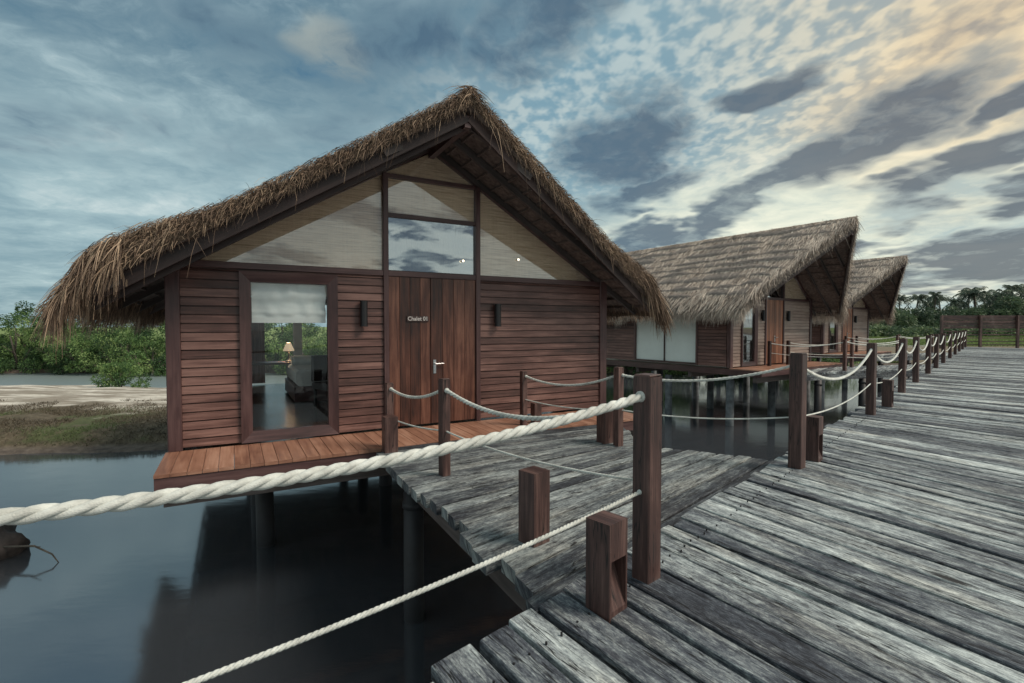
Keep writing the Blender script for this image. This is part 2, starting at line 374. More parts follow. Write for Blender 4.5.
def make_hut(label, loc, rz, hw, sp, se, straw_key, slab_key, siding_key, door_key, first, fringe_drop=.20):
    W = thing('thatched_hut', label, 'hut', loc, rz, 'thatched huts standing on piles along the boardwalk')
    LEN, ZT, APEX = 7.0, 2.19, 4.08; 
    APEX = 4.08 if first else 4.17; slope = (APEX - ZT) / hw; E = hw + .86 if first else hw + .72; TH = .225 if first else .30; YB = LEN + .7
    sc = hw / 3.17
    k = lambda x: x * sc
    wx0, wx1 = k(-2.47), k(-1.33); dx0, dx1 = k(-.65), k(.68); dm = k(-.04)
    # ---- platform
    mb = MB(); px0, px1, py0 = -hw - .07, hw + .07, -1.05
    x = px0
    while x < px1 - .01:
        w = min(random.uniform(.13, .15), px1 - x)
        mb.box(x + .002, x + w - .002, py0, -.035, -.035, 0, ch=.003); x += w
    mb.build('porch_deck', MAT['porch'], W)
    mb = MB(); mb.box(px0 + .004, px1 - .004, py0 + .012, py0 + .05, -.19, -.037, ch=.004)
    mb.box(px0 + .004, px0 + .045, py0 + .052, LEN + .1, -.21, -.037); mb.box(px1 - .045, px1 - .004, py0 + .052, LEN + .1, -.21, -.037)
    mb.box(px0 + .05, px1 - .05, LEN + .06, LEN + .1, -.21, -.037)
    mb.build('platform_edge', MAT['frame'], W)
    mb = MB(); mb.box(-hw + .02, hw - .02, -.03, LEN, -.10, -.012)
    mb.build('floor', MAT['floor_in'], W)
    for y in (-.8, 1.4, 3.6, 5.8, LEN - .1):
        b = MB(); b.beam((px0 + .06, y, -.30), (px1 - .06, y, -.30), .12, .17); b.build('floor_beam', MAT['beam'], W)
    for y in ((.75, 2.6, 4.6, LEN - .1) if first else (0.03, 2.3, 4.6, LEN - .1)):
        for xx in ((-2.2, 0, 2.2) if first else (-hw + .1, 0, hw - .1)):
            b = MB(); lean = random.uniform(-.02, .02)
            b.tube([(xx, y, -3.2), (xx + lean, y, -1.6), (xx, y, -.40)], [.13, .12, .115], 14)
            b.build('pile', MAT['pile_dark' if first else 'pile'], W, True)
    # ---- walls
    for (sx0, sx1) in ((-hw + .1, wx0), (wx1, dx0 - .07), (dx1 + .07, hw - .1)):
        mb = MB(); siding(mb, (sx0, 0), (1, 0), (0, -1), sx1 - sx0, .03, ZT - .05)
        if sx1 == wx0: mb.box(wx0 - .01, wx1 - .001, .0, .06, 2.117, ZT - .05, .2)
        mb.build('front_wall', MAT[siding_key], W)
    # left side wall with a wide white screened window
    mb = MB(); ya, yb = 1.1, 3.75
    siding(mb, (-hw, .1), (0, 1), (-1, 0), ya - .1, .03, ZT - .02)
    siding(mb, (-hw, yb), (0, 1), (-1, 0), LEN - .1 - yb, .03, ZT - .02)
    mb.box(-hw + .01, -hw + .07, ya, yb, 2.0, ZT - .02, .3)
    mb.build('side_wall', MAT['siding'], W)
    for (sy0, sl_) in (((.1, 1.4), (5.3, LEN - 5.4)) if first else ((.1, LEN - .2),)):  # near hut wall is broken for the added daylight opening
        mb = MB(); siding(mb, (hw, sy0), (0, 1), (1, 0), sl_, .03, ZT - .02); mb.build('side_wall', MAT['siding'], W)
    mb = MB()
    for (a, b_) in ((-hw + .1, k(-1.86)), (k(-1.2), k(-1.0)), (k(-.1), hw - .1)):
        siding(mb, (a, LEN), (1, 0), (0, 1), b_ - a, .03, ZT - .02)
    mb.box(k(-1.86), k(-.1), LEN - .06, LEN, 2.0, ZT - .02, .3)
    # back gable
    g = [(-hw, LEN, ZT), (hw, LEN, ZT), (0, LEN, APEX)]
    mb.face([Vector(p) + Vector((0, -.02, 0)) for p in g][::-1], [(p[0], p[2]) for p in g], .4); mb.face([Vector(p) + Vector((0, .02, 0)) for p in g], [(p[0], p[2]) for p in g], .4)
    mb.build('back_wall', MAT['siding'], W)
    lin_ = [(k(-1.2), k(-1.0), LEN - .12, LEN - .075), (k(-.1), hw - .1, LEN - .12, LEN - .075)]
    lin_ += [(hw - .095, hw - .075, .1, 1.5), (hw - .095, hw - .075, 5.3, LEN - .13), (-hw + .075, -hw + .095, yb, LEN - .13)] if first else [(-hw + .075, -hw + .095, .1, LEN - .13), (hw - .095, hw - .075, .1, LEN - .13)]
    for q_ in lin_:
        mb = MB(); mb.box(*q_, 0, 2.19, .5); mb.build('inner_lining', MAT['wall_in'], W)
    mb = MB(); mb.box(-hw + .1, hw - .1, .12, LEN - .13, 2.22, 2.26, .5); mb.build('ceiling', MAT['wall_in'], W)
    for s in (-1, 1):
        for y in (0, LEN):
            b = MB(); yy = (-.05, .07) if y == 0 else (LEN - .07, LEN + .05)
            x0, x1 = (-hw - .045, -hw + .098) if s < 0 else (hw - .098, hw + .045)
            b.box(x0, x1, yy[0], yy[1], 0.003, ZT + (.06 if y == 0 else 0), ch=.006); b.build('corner_post', MAT['frame'], W)
    # tie beam and raking trims of the gable
    mb = MB(); mb.box(-hw + .1, hw - .1, -.045, .055, ZT - .048, ZT + .03, ch=.004)
    mb.build('tie_beam', MAT['frame'], W)
    zx = lambda x: APEX - slope * abs(x)
    for (s) in (-1, 1):
        b = MB(); nz = Vector((slope * s, 0, 1)).normalized() * .05
        b.beam(Vector((s * hw * .985, 0, zx(hw * .985))) - nz, Vector((s * .03, 0, zx(.03))) - nz, .075, .09, (0, 0, 1)); b.build('gable_trim', MAT['frame'], W)
    for xx in (dx0 - .035, dx1 + .035):
        b = MB(); b.box(xx - .035, xx + .035, -.058, .045, .003, zx(abs(xx)) - .12, ch=.004); b.build('mullion', MAT['frame'], W)
    for z in ((2.99, 3.53)):
        xm = min(abs(dx0), (APEX - .1 - z) / slope) - .002
        b = MB(); b.box(max(dx0, -xm), min(dx1, xm + .03), -.04, .04, z - .028, z + .028, ch=.004); b.build('transom', MAT['frame'], W)
    # gable panes: glass in front, woven blind behind
    def pane(name, poly, mat, y, gap=.02):
        th = .008; m_ = MB(); n_ = len(poly)
        fr = [(p[0], y, p[1]) for p in poly]; bk = [(p[0], y + th, p[1]) for p in poly]
        m_.face(fr, [(p[0], p[1]) for p in poly], .5); m_.face(bk[::-1], [(p[0], p[1]) for p in poly][::-1], .5)
        for i in range(n_):
            j = (i + 1) % n_; m_.face([fr[j], fr[i], bk[i], bk[j]], [(0, 0)] * 4, .5)
        return m_.build(name, mat, W)
    zz = lambda x: zx(x) - .11
    lft = [(-hw + .22, ZT + .03), (dx0 - .07, ZT + .03), (dx0 - .07, zz(dx0 - .07))]
    rgt = [(dx1 + .07, ZT + .03), (hw - .22, ZT + .03), (dx1 + .07, zz(dx1 + .07))]
    low = [(dx0, ZT + .04), (dx1, ZT + .04), (dx1, 2.962), (dx0, 2.962)]
    midp = [(dx0, 3.018), (dx1, 3.018), (dx1, min(3.502, zz(dx1))), (dx0, min(3.502, zz(dx0)))]
    xm = (APEX - .1 - 3.56) / slope
    top = [(max(-xm, dx0), 3.558), (min(xm, dx1), 3.558), (min(xm, dx1), max(3.56, zz(min(xm, dx1)))), (0, APEX - .13), (max(-xm, dx0), max(3.56, zz(max(-xm, dx0))))]
    for q in (lft, rgt, midp, top):
        pane('gable_glass', q, MAT['glass_gable'], .0); pane('gable_blind', q, MAT['blind'], .03)
    pane('gable_glass', low, MAT['glass_mirror'], .0)
    m_ = MB(); x = dx0 + .02
    while x < dx1 - .02: m_.box(x, x + .055, .5, .53, ZT + .07, 3.0); x += .085
    m_.build('gable_screen', MAT['blind'], W)
    # glowing dots set before the gable glass, standing in for lamp reflections
    for (lx, lz) in (((k(.47), 2.42), (k(1.42), 2.50)) if first else ()):
        m_ = MB(); m_.tube([(lx, -.005, lz), (lx, -.03, lz), (lx, -.04, lz)], [.010, .012, .014], 10); lp = m_.build('glint_mount', MAT['dark'], W)
        m_ = MB(); m_.tube([(lx, -.041, lz), (lx, -.05, lz), (lx, -.056, lz)], [.016, .016, .009], 12); m_.build('glint', MAT['glint'], lp)
    # ---- window
    f = MB(); a, b_, z0, z1, fw = wx0, wx1, .02, 2.115, .125
    for (A, B, Cc, D) in (((a, z0), (b_, z0), (b_ - fw, z0 + fw), (a + fw, z0 + fw)), ((b_, z0), (b_, z1), (b_ - fw, z1 - fw), (b_ - fw, z0 + fw)),
                          ((b_, z1), (a, z1), (a + fw, z1 - fw), (b_ - fw, z1 - fw)), ((a, z1), (a, z0), (a + fw, z0 + fw), (a + fw, z1 - fw))):
        L = math.hypot(B[0] - A[0], B[1] - A[1]); o = random.uniform(0, 30)
        f.face([(A[0], -.062, A[1]), (B[0], -.062, B[1]), (Cc[0], -.028, Cc[1]), (D[0], -.028, D[1])], [(o, 0), (o + L, 0), (o + L - fw, fw), (o + fw, fw)], random.random())
        f.face([(D[0], -.028, D[1]), (Cc[0], -.028, Cc[1]), (Cc[0], .05, Cc[1]), (D[0], .05, D[1])], [(o, 0), (o + L, 0), (o + L, .08), (o, .08)], .3)
        f.face([(A[0], .02, A[1]), (B[0], .02, B[1]), (B[0], -.062, B[1]), (A[0], -.062, A[1])], [(o, 0), (o + L, 0), (o + L, .08), (o, .08)], .3)
    win = f.build('window', MAT['frame'], W)
    g = MB(); g.box(a + fw + .001, b_ - fw - .001, .012, .020, z0 + fw + .001, z1 - fw - .001); g.build('pane', MAT['glass'], win)
    # roman blind with soft folds
    nx, nz = 26, 26; V = []; F = []; zb, zt = 1.49, z1 - fw - .005
    for j in range(nz + 1):
        for i in range(nx + 1):
            u, v = i / nx, j / nz
            z = zb + (zt - zb) * v; x_ = a + fw + .01 + (b_ - a - 2 * fw - .02) * u
            dep = .018 * math.sin(v * 2 * math.pi * 2.2 + 1.0) * (1 - v * .3) + .02 * noise.noise(Vector((u * 3, v * 2.5, 3))) + .01 * noise.noise(Vector((u * 9, v * 6, 7)))
            if v < .16: dep = -.004
            V.append((x_, .075 + dep * 1.5 + .010 * math.sin(u * 23 + 2 * noise.noise(Vector((u * 4, v * 3, 1)))) * (1 if v > .16 else 0), z))
    for j in range(nz):
        for i in range(nx):
            p = j * (nx + 1) + i; F.append((p, p + 1, p + nx + 2, p + nx + 1))
    npmesh('roman_blind', V, F, [.5] * len(F), MAT['white'], win, True)
    # side window
    f = MB()
    f.box(-hw - .04, -hw + .06, ya, ya + .07, .03, 2.0); f.box(-hw - .04, -hw + .06, yb - .07, yb, .03, 2.0)
    f.box(-hw - .04, -hw + .06, ya + .072, yb - .072, .03, .09); f.box(-hw - .04, -hw + .06, ya + .072, yb - .072, 1.94, 2.0)
    f.box(-hw - .02, -hw + .03, (ya + yb) / 2 - .012, (ya + yb) / 2 + .012, .092, 1.938)
    sw = f.build('window', MAT['frame'], W)
    g = MB(); g.box(-hw + .032, -hw + .045, ya + .07, yb - .07, .09, 1.94); g.build('pane' if first else 'blind', MAT['glass'] if first else MAT['white_side'], sw)  # near hut gets clear glass instead of a blind, to let daylight in
    if first:
        g = MB(); g.box(hw - .02, hw - .01, 1.5, 5.3, .03, 2.17); g.build('daylight_pane', MAT['glass'], W)  # unseen glazed opening added to brighten the room with daylight
    # ---- door
    for (xa, xb) in ((dx0 + .004, dm - .004), (dm + .004, dx1 - .004)):
        d = MB(); n_ = 4; w = (xb - xa) / n_
        for i in range(n_): d.box(xa + i * w + .0015, xa + (i + 1) * w - .0015, -.03, .015, .035, ZT - .052, la=2, ch=.003)
        dr = d.build('door', MAT[door_key], W)
        if xa > dm:
            h = MB(); h.tube([(dm + .06, -.031, .90), (dm + .06, -.075, .90)], .012, 8); h.tube([(dm + .055, -.075, .90), (dm + .19, -.072, .905)], .010, 8)
            h.box(dm + .04, dm + .08, -.036, -.0305, .76, .96); h.tube([(dm + .06, -.037, .81), (dm + .06, -.045, .81)], .012, 8)
            h.build('handle', MAT['steel'], dr)
        else: left_leaf = dr
    if first:
        s = MB(); s.box(-.395, -.075, -.048, -.0305, 1.512, 1.592, ch=.004); sg = s.build('name_sign', MAT['signplate'], left_leaf)
        cu = bpy.data.curves.new('lettering', 'FONT'); cu.body = 'Chalet 01'; cu.size = .080; cu.extrude = .003; cu.align_x = 'CENTER'; cu.align_y = 'CENTER'; cu.offset = .0012
        to = bpy.data.objects.new('t', cu); C.objects.link(to)
        bpy.context.view_layer.update()
        me = bpy.data.meshes.new_from_object(to.evaluated_get(bpy.context.evaluated_depsgraph_get())); bpy.data.objects.remove(to)
        w = max(v.co.x for v in me.vertices) - min(v.co.x for v in me.vertices); fx = .285 / w
        for v in me.vertices: v.co = Vector((-.235 + v.co.x * fx, -.0515 - v.co.z, 1.552 + v.co.y))
        me.materials.append(MAT['sign_text']); link('lettering', me, sg)
    # ---- wall lamps
    for xx in (k(-1.0), k(1.03)):
        l = MB(); l.box(xx - .03, xx + .03, -.045, -.028, 1.5, 1.72); l.tube([(xx, -.09, 1.45), (xx, -.09, 1.78)], .048, 16); l.tube([(xx, -.09, 1.442), (xx, -.09, 1.46)], .052, 16)
        l.tube([(xx, -.09, 1.77), (xx, -.09, 1.788)], .052, 16)
        l.build('wall_lamp', MAT['dark'], W, False)
    # ---- roof slab
    yf = lambda ax: -(sp + (se - sp) * ax / E)
    ncourse = 13 if first else 10; dcs = E / ncourse
    def zbot(ax): return APEX - slope * ax + .02
    def ztop(ax):
        base = APEX + TH - slope * ax
        if first:
            q_ = max(0, min(1, (ax - (E - 1.6)) / 1.2)); base += .17 * q_ * q_ * (3 - 2 * q_)
            t = max(0, (ax - (E - .36)) / .36); base -= .42 * t * t
        else:
            t = max(0, (ax - (E - .6)) / .6); base -= .26 * t * t * t
        return base
    cols = []
    for i in range(ncourse):
        for fr, lift in (((0.0, 0.0), (.5, .0), (.95, .0)) if first else ((0.0, 0.0), (.5, .035), (.95, .07))): cols.append(((i + fr) * dcs, lift))
    cols += [(E - .10, 0.0), (E, 0.0)] if first else [(E, 0.0)]
    cols.sort()
    nr = 34; V = []; F = []; rn = []
    sgncols = [(-a_, l_) for a_, l_ in cols[::-1]] + cols[1:]
    nc = len(sgncols)
    for layer in (0, 1):
        for (xs, lift) in sgncols:
            ax = abs(xs)
            for j in range(nr + 1):
                t = j / nr; y = yf(ax) + (YB - yf(ax)) * t
                nn = noise.noise(Vector((xs * 2.3, y * 2.1, layer * 9 + loc[0])))
                if layer == 0:
                    ed = 1 - min(1, t * nr / 1.5)
                    z = ztop(ax) + lift * (.55 + 1.1 * abs(noise.noise(Vector((y * 1.4, xs * .9, 3))) + .35)) + nn * .05 - ed * .05; y2 = y + ed * .03 + nn * .03 * ed; 
                else: z = zbot(ax) + nn * .01; y2 = y + .02
                wbl = 0 if (ax < .02 or ax > E - .05 or first) else .16 * noise.noise(Vector((y * .9, ax * 1.3, 31)))
                V.append((xs + wbl * (1 if xs > 0 else -1), y2, z - (slope * wbl if layer == 0 else 0)))
    Lz = nc * (nr + 1); I = lambda l, c_, j: l * Lz + c_ * (nr + 1) + j
    for c_ in range(nc - 1):
        for j in range(nr):
            F.append((I(0, c_, j), I(0, c_ + 1, j), I(0, c_ + 1, j + 1), I(0, c_, j + 1)))
            F.append((I(1, c_, j), I(1, c_, j + 1), I(1, c_ + 1, j + 1), I(1, c_ + 1, j)))
        F.append((I(0, c_, 0), I(1, c_, 0), I(1, c_ + 1, 0), I(0, c_ + 1, 0))); F.append((I(0, c_, nr), I(0, c_ + 1, nr), I(1, c_ + 1, nr), I(1, c_, nr)))
    for j in range(nr):
        F.append((I(0, 0, j), I(0, 0, j + 1), I(1, 0, j + 1), I(1, 0, j))); F.append((I(0, nc - 1, j), I(1, nc - 1, j), I(1, nc - 1, j + 1), I(0, nc - 1, j + 1)))
    roof = npmesh('roof', V, F, RNG.random(len(F)), MAT[slab_key], W)
    roof.data.materials.append(MAT['soffit'])
    mi = np.zeros(len(F), np.int32); cnt = (nc - 1) * (2 * nr + 2)
    idx = np.arange(cnt); kk = idx % (2 * nr + 2); mi[:cnt] = ((kk < 2 * nr) & (kk % 2 == 1)).astype(np.int32)
    roof.data.polygons.foreach_set('material_index', mi)
    # ---- straw
    parts = []; ca = 1 / math.sqrt(1 + slope * slope); sa = slope * ca
    dens = 120 if not first else 60; wk = 1.0 if first else 1.5
    for sgn in (-1, 1):
        for i in range(ncourse * 2):
            ax0 = (i + .2) * dcs / 2
            n = int(dens * (YB - yf(ax0)) * (1 if sgn < 0 else .55))
            ax_ = ax0 + RNG.uniform(-.07, .07, n); ax_ = np.clip(ax_, 0, E - .02)
            yy = RNG.uniform(0, 1, n); yfa = -(sp + (se - sp) * ax_ / E); y = yfa + (YB - yfa) * yy
            z = np.array([ztop(q) for q in ax_]) + .025
            D = np.stack([np.full(n, sgn * ca), RNG.normal(0, .22, n), -sa + (.0 if first else .10) + RNG.normal(0, .05, n) - (1.0 if first else 0) * np.clip((ax_ - (E - .45)) / .45, 0, 1)], 1)
            parts.append(blades(np.stack([sgn * ax_, y, z], 1), D, RNG.uniform(.12, .24, n) if first else RNG.uniform(.16, .50, n), RNG.uniform(.006, .014, n) if first else RNG.uniform(.008, .030, n), (.35 if first else .12) + RNG.uniform(-.05, .1, n), side=np.array([0, 0, 1.0]) * 0 + np.array([sgn * sa, 0, ca])))
        # eave fringe, several layers
        for lay in range(5):
            n = int((YB - yf(E)) * (330 if sgn < 0 or first else 200))
            fr = RNG.uniform(0, 1, n); ax_ = E - RNG.uniform(0, .30, n)
            yfa = -(sp + (se - sp) * ax_ / E); y = yfa + (YB - yfa) * fr
            zt_ = np.array([ztop(q) for q in ax_]); zb_ = np.array([zbot(q) for q in ax_])
            z = zb_ + (zt_ - zb_) * RNG.uniform(0, 1, n)
            D = np.stack([sgn * RNG.uniform(.15, .75, n), RNG.normal(0, .16, n), -RNG.uniform(.25, 1.0, n)], 1)
            clump = np.array([noise.noise(Vector((v * 1.7, lay * .1, sgn * 5 + loc[0]))) for v in y]) * .16
            parts.append(blades(np.stack([sgn * (ax_ + .02), y, z], 1), D, np.clip(RNG.uniform(.22, .42, n) * (fringe_drop / .34) * (.6 if first and sgn > 0 else 1) + clump * (.5 if first and sgn > 0 else 1), .08, .8), RNG.uniform(.006, .015, n), RNG.uniform(.2, .7, n)))
        # front rim (prow edge), shaggy
        for (dens_, back) in (((3000 if first else 1000), 0), (250, 1)):
            n = int(dens_ * E * 1.15); ax_ = RNG.uniform(0, E, n)
            zt_ = np.array([ztop(q) for q in ax_]); zb_ = np.array([zbot(q) for q in ax_])
            u = RNG.uniform(0, 1, n) ** .7; z = zb_ + (zt_ - zb_) * u
            y = -(sp + (se - sp) * ax_ / E) + RNG.uniform(-.02, .12, n); od = -1
            if back: y = np.full(n, YB - .03); od = 1
            D = np.stack([sgn * (ca * .6 + RNG.normal(0, .55, n)), od * RNG.uniform(.05, .8, n), -sa * .7 + RNG.normal(0, .5, n)], 1)
            wild = RNG.random(n) < .010
            L = np.where(wild, RNG.uniform(.12, .32, n), RNG.uniform(.03, .09, n)) * (1.0 if first else 1.1)
            dr = np.where(wild, RNG.uniform(.5, 1.3, n), RNG.uniform(.2, .9, n))
            parts.append(blades(np.stack([sgn * ax_, y, z], 1), D, L, RNG.uniform(.004, .010, n) if first else RNG.uniform(.006, .015, n), dr))
        # drooping bunches at the eave corner of the front rim
        n = 1500 if first else 700
        ax_ = E - RNG.uniform(0, 1, n) ** 1.6 * .55; y = -(sp + (se - sp) * ax_ / E) + RNG.uniform(-.03, .25, n)
        zt_ = np.array([ztop(q) for q in ax_]); zb_ = np.array([zbot(q) for q in ax_]); z = zb_ + (zt_ - zb_) * RNG.uniform(.2, 1, n)
        D = np.stack([sgn * RNG.uniform(-.1, .6, n), -RNG.uniform(0, .7, n), -RNG.uniform(.1, 1, n)], 1)
        parts.append(blades(np.stack([sgn * ax_, y, z], 1), D, RNG.uniform(.10, .28, n), RNG.uniform(.006, .014, n), RNG.uniform(.4, 1.2, n)))
    # ridge
    n = 5200; y = RNG.uniform(-sp, YB, n); sg = RNG.choice([-1, 1], n)
    D = np.stack([sg * RNG.uniform(.3, 1, n), RNG.normal(0, .35, n), RNG.uniform(-.7, .25, n)], 1)
    parts.append(blades(np.stack([RNG.normal(0, .03, n), y, np.full(n, APEX + TH + .01)], 1), D, RNG.uniform(.1, .3, n), RNG.uniform(.006, .014, n), .5))
    V, F, r = merge(parts)
    npmesh('straw_thatch', V, F, r, MAT[straw_key], roof)
    # hanging inner fringe under the eaves, darker palm-leaf ends
    # ---- rafters, bargeboards, battens under the roof
    for sgn in (-1, 1):
        ys = [-sp + .28 + i * .55 for i in range(int((sp + .1) / .55) + 1)]
        for y in ys + [1.5, 3.0, 4.5, 6.0, 7.3]:
            amax = E - .12 if y >= -se + .1 else min(E - .12, (y + sp) / (sp - se) * E - .42)
            amin = .05 if (y < -.1 or y > LEN + .1) else .1
            if y >= -.05 and y <= LEN: amin = .1
            if amax - amin < .3: continue
            b = MB(); dz = -.05
            b.beam((sgn * amin, y, APEX - slope * amin + dz), (sgn * amax, y, APEX - slope * amax + dz), .05, .09); b.build('rafter', MAT['beam'], W)
        # bargeboards follow the leaning front edge
        for off, dz, hh in ((.12, -.08, .14), (.22, -.17, .10))[:1 if (sgn > 0 or not first) else 2]:
            b = MB(); b.beam((sgn * .02, yf(0) + off, APEX + dz), (sgn * (E - .25), yf(E - .25) + off, APEX - slope * (E - .25) + dz), .03, hh, (0, 0, 1)); b.build('bargeboard', MAT['barge'], W)
        b = MB(); a_ = .22
        while a_ < E - .1:
            b.beam((sgn * a_, yf(a_) + .12, APEX - slope * a_ + .0), (sgn * a_, YB - .05, APEX - slope * a_ + .0), .03, .03); a_ += .24
        b.build('roof_battens', MAT['batten'], W)
    b = MB(); b.beam((0, -sp + .12, APEX - .14), (0, YB - .1, APEX - .14), .08, .14); b.build('ridge_beam', MAT['frame'], W)
    return W

def emis(name, col, st):
    m, nt, b = new_mat(name); b.inputs['Emission Color'].default_value = (*col, 1); b.inputs['Emission Strength'].default_value = st
    b.inputs['Base Color'].default_value = (*col, 1); return m
MAT['glint'] = emis('lit bulb', (1, .85, .6), 3)  # glow of the added reflection dots on the gable glass
MAT['shade'] = emis('lit lamp shade', (1, .78, .52), .36)
MAT['batten'] = plain('bamboo battens', (.13, .10, .088), .8, 20, .3)
MAT['white_side'] = plain('pale screen', (.72, .80, .78), .7, 2, .05)

HUT1 = make_hut('large brown hut nearest the camera, timber front with glass gable and golden shaggy thatch', (-1.16, 7.295, 0), R(29.15), 3.17, 1.4, .6, 'hay', 'slab_hay', 'siding', 'door', True)
HUT2 = make_hut('middle hut with wide grey thatched roof and jutting prow gable, pale window on its side', (8.71, 16.66, .17), R(35), 2.54, 2.4, .75, 'straw_grey', 'slab_grey', 'siding2', 'door2', False, .24)
HUT3 = copy_tree(HUT2); HUT3.location = (8.71 + 7.85, 16.66 + 8.1, .17)
HUT3['label'] = 'farthest and smallest-looking grey thatched hut, partly hidden behind the middle hut'

# ------------------------------------------------------------------ planks
def plank(mb, A, B, Cc, D, z, th, seg=6, rough=.006, over0=0, over1=0):
    """A-B is one end, D-C the other (A->D and B->C are the long edges); xy tuples"""
    A, B, Cc, D = [Vector((p[0], p[1], 0)) for p in (A, B, Cc, D)]
    dl = ((D - A) + (Cc - B)).normalized()
    A -= dl * over0; B -= dl * over0; D += dl * over1; Cc += dl * over1
    L = ((D - A).length + (Cc - B).length) / 2; w = ((B - A).length + (Cc - D).length) / 2
    r = random.random(); ou, ov = random.uniform(0, 80), random.uniform(0, 80); tilt = random.uniform(-.004, .004); zz = z + random.uniform(-.005, .004)
    ch = .006; ph = random.uniform(0, 100)
    rings = []
    for i in range(seg + 1):
        t = i / seg
        a = A.lerp(D, t); b = B.lerp(Cc, t); d = (b - a); wd = d.length; d.normalize()
        e0 = noise.noise(Vector((ph, t * L * 1.6, 1))) * rough * 1.6; e1 = noise.noise(Vector((ph, t * L * 1.6, 8))) * rough * 1.6
        a = a + d * (.013 + abs(e0) * 1.5); b = b - d * (.013 + abs(e1) * 1.5)
        h = zz + noise.noise(Vector((ph + 50, t * L * .8, 2))) * rough
        mid = (a + b) / 2
        up = Vector((0, 0, 1))
        if i in (0, seg): h -= .0
        prof = [(a, h - th), (a, h - ch + tilt), (a + d * ch, h + tilt), (mid, h + .002), (b - d * ch, h - tilt), (b, h - ch - tilt), (b, h - th)]
        rings.append(([p + up * q for p, q in prof], (a - A.lerp(D, t)).length, wd))
    offs = [0, th, th + .01, th + w / 2, th + w - .01, th + w, w + 2 * th]
    for i in range(seg):
        r0, r1 = rings[i][0], rings[i + 1][0]; u0, u1 = ou + L * i / seg, ou + L * (i + 1) / seg
        for k in range(6):
            mb.face([r0[k], r0[k + 1], r1[k + 1], r1[k]][::-1], [(u0, ov + offs[k]), (u0, ov + offs[k + 1]), (u1, ov + offs[k + 1]), (u1, ov + offs[k])][::-1], r)
        mb.face([r0[6], r0[0], r1[0], r1[6]][::-1], [(u0, ov)] * 4, r)
    for i, rv in ((0, False), (seg, True)):
        pts = rings[i][0]; uv = [(ou + offs[k] * .3, ov + (0 if k in (0, 6) else th) * 1.0 + k * .04) for k in range(7)]
        if rv: mb.face(pts[::-1], uv[::-1], r)
        else: mb.face(pts, uv, r)

ux, uy = .695, .719                                   # along the boardwalk
EX = lambda y: .966 * y - 2.30
E0 = Vector((EX(0), 0)); U = Vector((.966, 1)).normalized(); Wd = 4.6; NV = Vector((U.y, -U.x))
def skew(s):                                           # s = distance along the edge from E0
    sy = s * U.y
    return math.tan(R(10 + 8 * math.exp(-((sy - 5.6) / 2.2) ** 2)))
mb = MB(); s = -3.6; first_b = None
while s * U.y < 35.0:
    w = random.uniform(.17, .30)
    a0 = E0 + U * s; b0 = E0 + U * (s + w)
    a1 = E0 + U * (s - skew(s) * Wd) + NV * Wd; b1 = E0 + U * (s + w - skew(s + w) * Wd) + NV * Wd
    sy = s * U.y
    ov = random.uniform(-.02, .10) if sy > 5.6 else (random.uniform(0.0, .05) if sy > 1.9 else random.uniform(-.14, .0))
    plank(mb, a0, b0, b1, a1, 0, .055, 10 if sy < 10 else 4, .006, ov, random.uniform(0, .1)); s += w
    if sy < 9:
        for t_ in (.22 / Wd, .50, 1 - .3 / Wd):
            for f_ in (.27, .73):
                p_ = a0.lerp(a1, t_).lerp(b0.lerp(b1, t_), f_) + Vector((random.uniform(-.012, .012), random.uniform(-.012, .012)))
                pts = [(p_.x + math.cos(k_ * math.pi / 3) * .0055, p_.y + math.sin(k_ * math.pi / 3) * .0055, .0125) for k_ in range(6)]
                mb.face(pts, [(0, 0)] * 6, .5, 1)
                for k_ in range(6):
                    q_ = pts[k_]; w_ = pts[(k_ + 1) % 6]; mb.face([(q_[0], q_[1], -.01), (w_[0], w_[1], -.01), w_, q_], [(0, 0)] * 4, .5, 1)
tag(mb.build('boardwalk', [MAT['plank'], MAT['dark']], smooth=False), kind='structure')

# hut 1 walkway (fan of planks)
def lerp2(a, b, t): return (a[0] + (b[0] - a[0]) * t, a[1] + (b[1] - a[1]) * t)
def polyat(P, t):
    ls = [math.dist(P[i], P[i + 1]) for i in range(len(P) - 1)]; T = sum(ls) * t
    for i, l in enumerate(ls):
        if T <= l or i == len(ls) - 1: return lerp2(P[i], P[i + 1], T / l)
        T -= l
LFT = [(-1.62, 6.02), (.20, 2.58)]; RGT = [(1.58, 7.55), (1.62, 6.05), (2.93, 5.40)]
mb = MB(); t = 0
while t < .999:
    w = random.uniform(.17, .26) / 3.9; t2 = min(1, t + w)
    if t2 > .97: t2 = 1
    plank(mb, polyat(LFT, t), polyat(LFT, t2), polyat(RGT, t2), polyat(RGT, t), -.012, .085, 9, .006, random.uniform(-.03, .11), random.uniform(-.01, .05)); t = t2
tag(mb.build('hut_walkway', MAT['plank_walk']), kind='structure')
mb = MB()
mb.beam((LFT[0][0] + .12, LFT[0][1] + .02, -.19), (LFT[1][0] + .04, LFT[1][1] + .20, -.19), .12, .17)
mb.beam((1.45, 7.4, -.17), (1.5, 6.1, -.17), .09, .17); mb.beam((1.5, 6.05, -.172), (2.8, 5.45, -.172), .09, .17); mb.beam((-.1, 6.6, -.174), (1.2, 4.0, -.174), .09, .17)
tag(mb.build('walkway_beams', MAT['beam']), kind='structure')

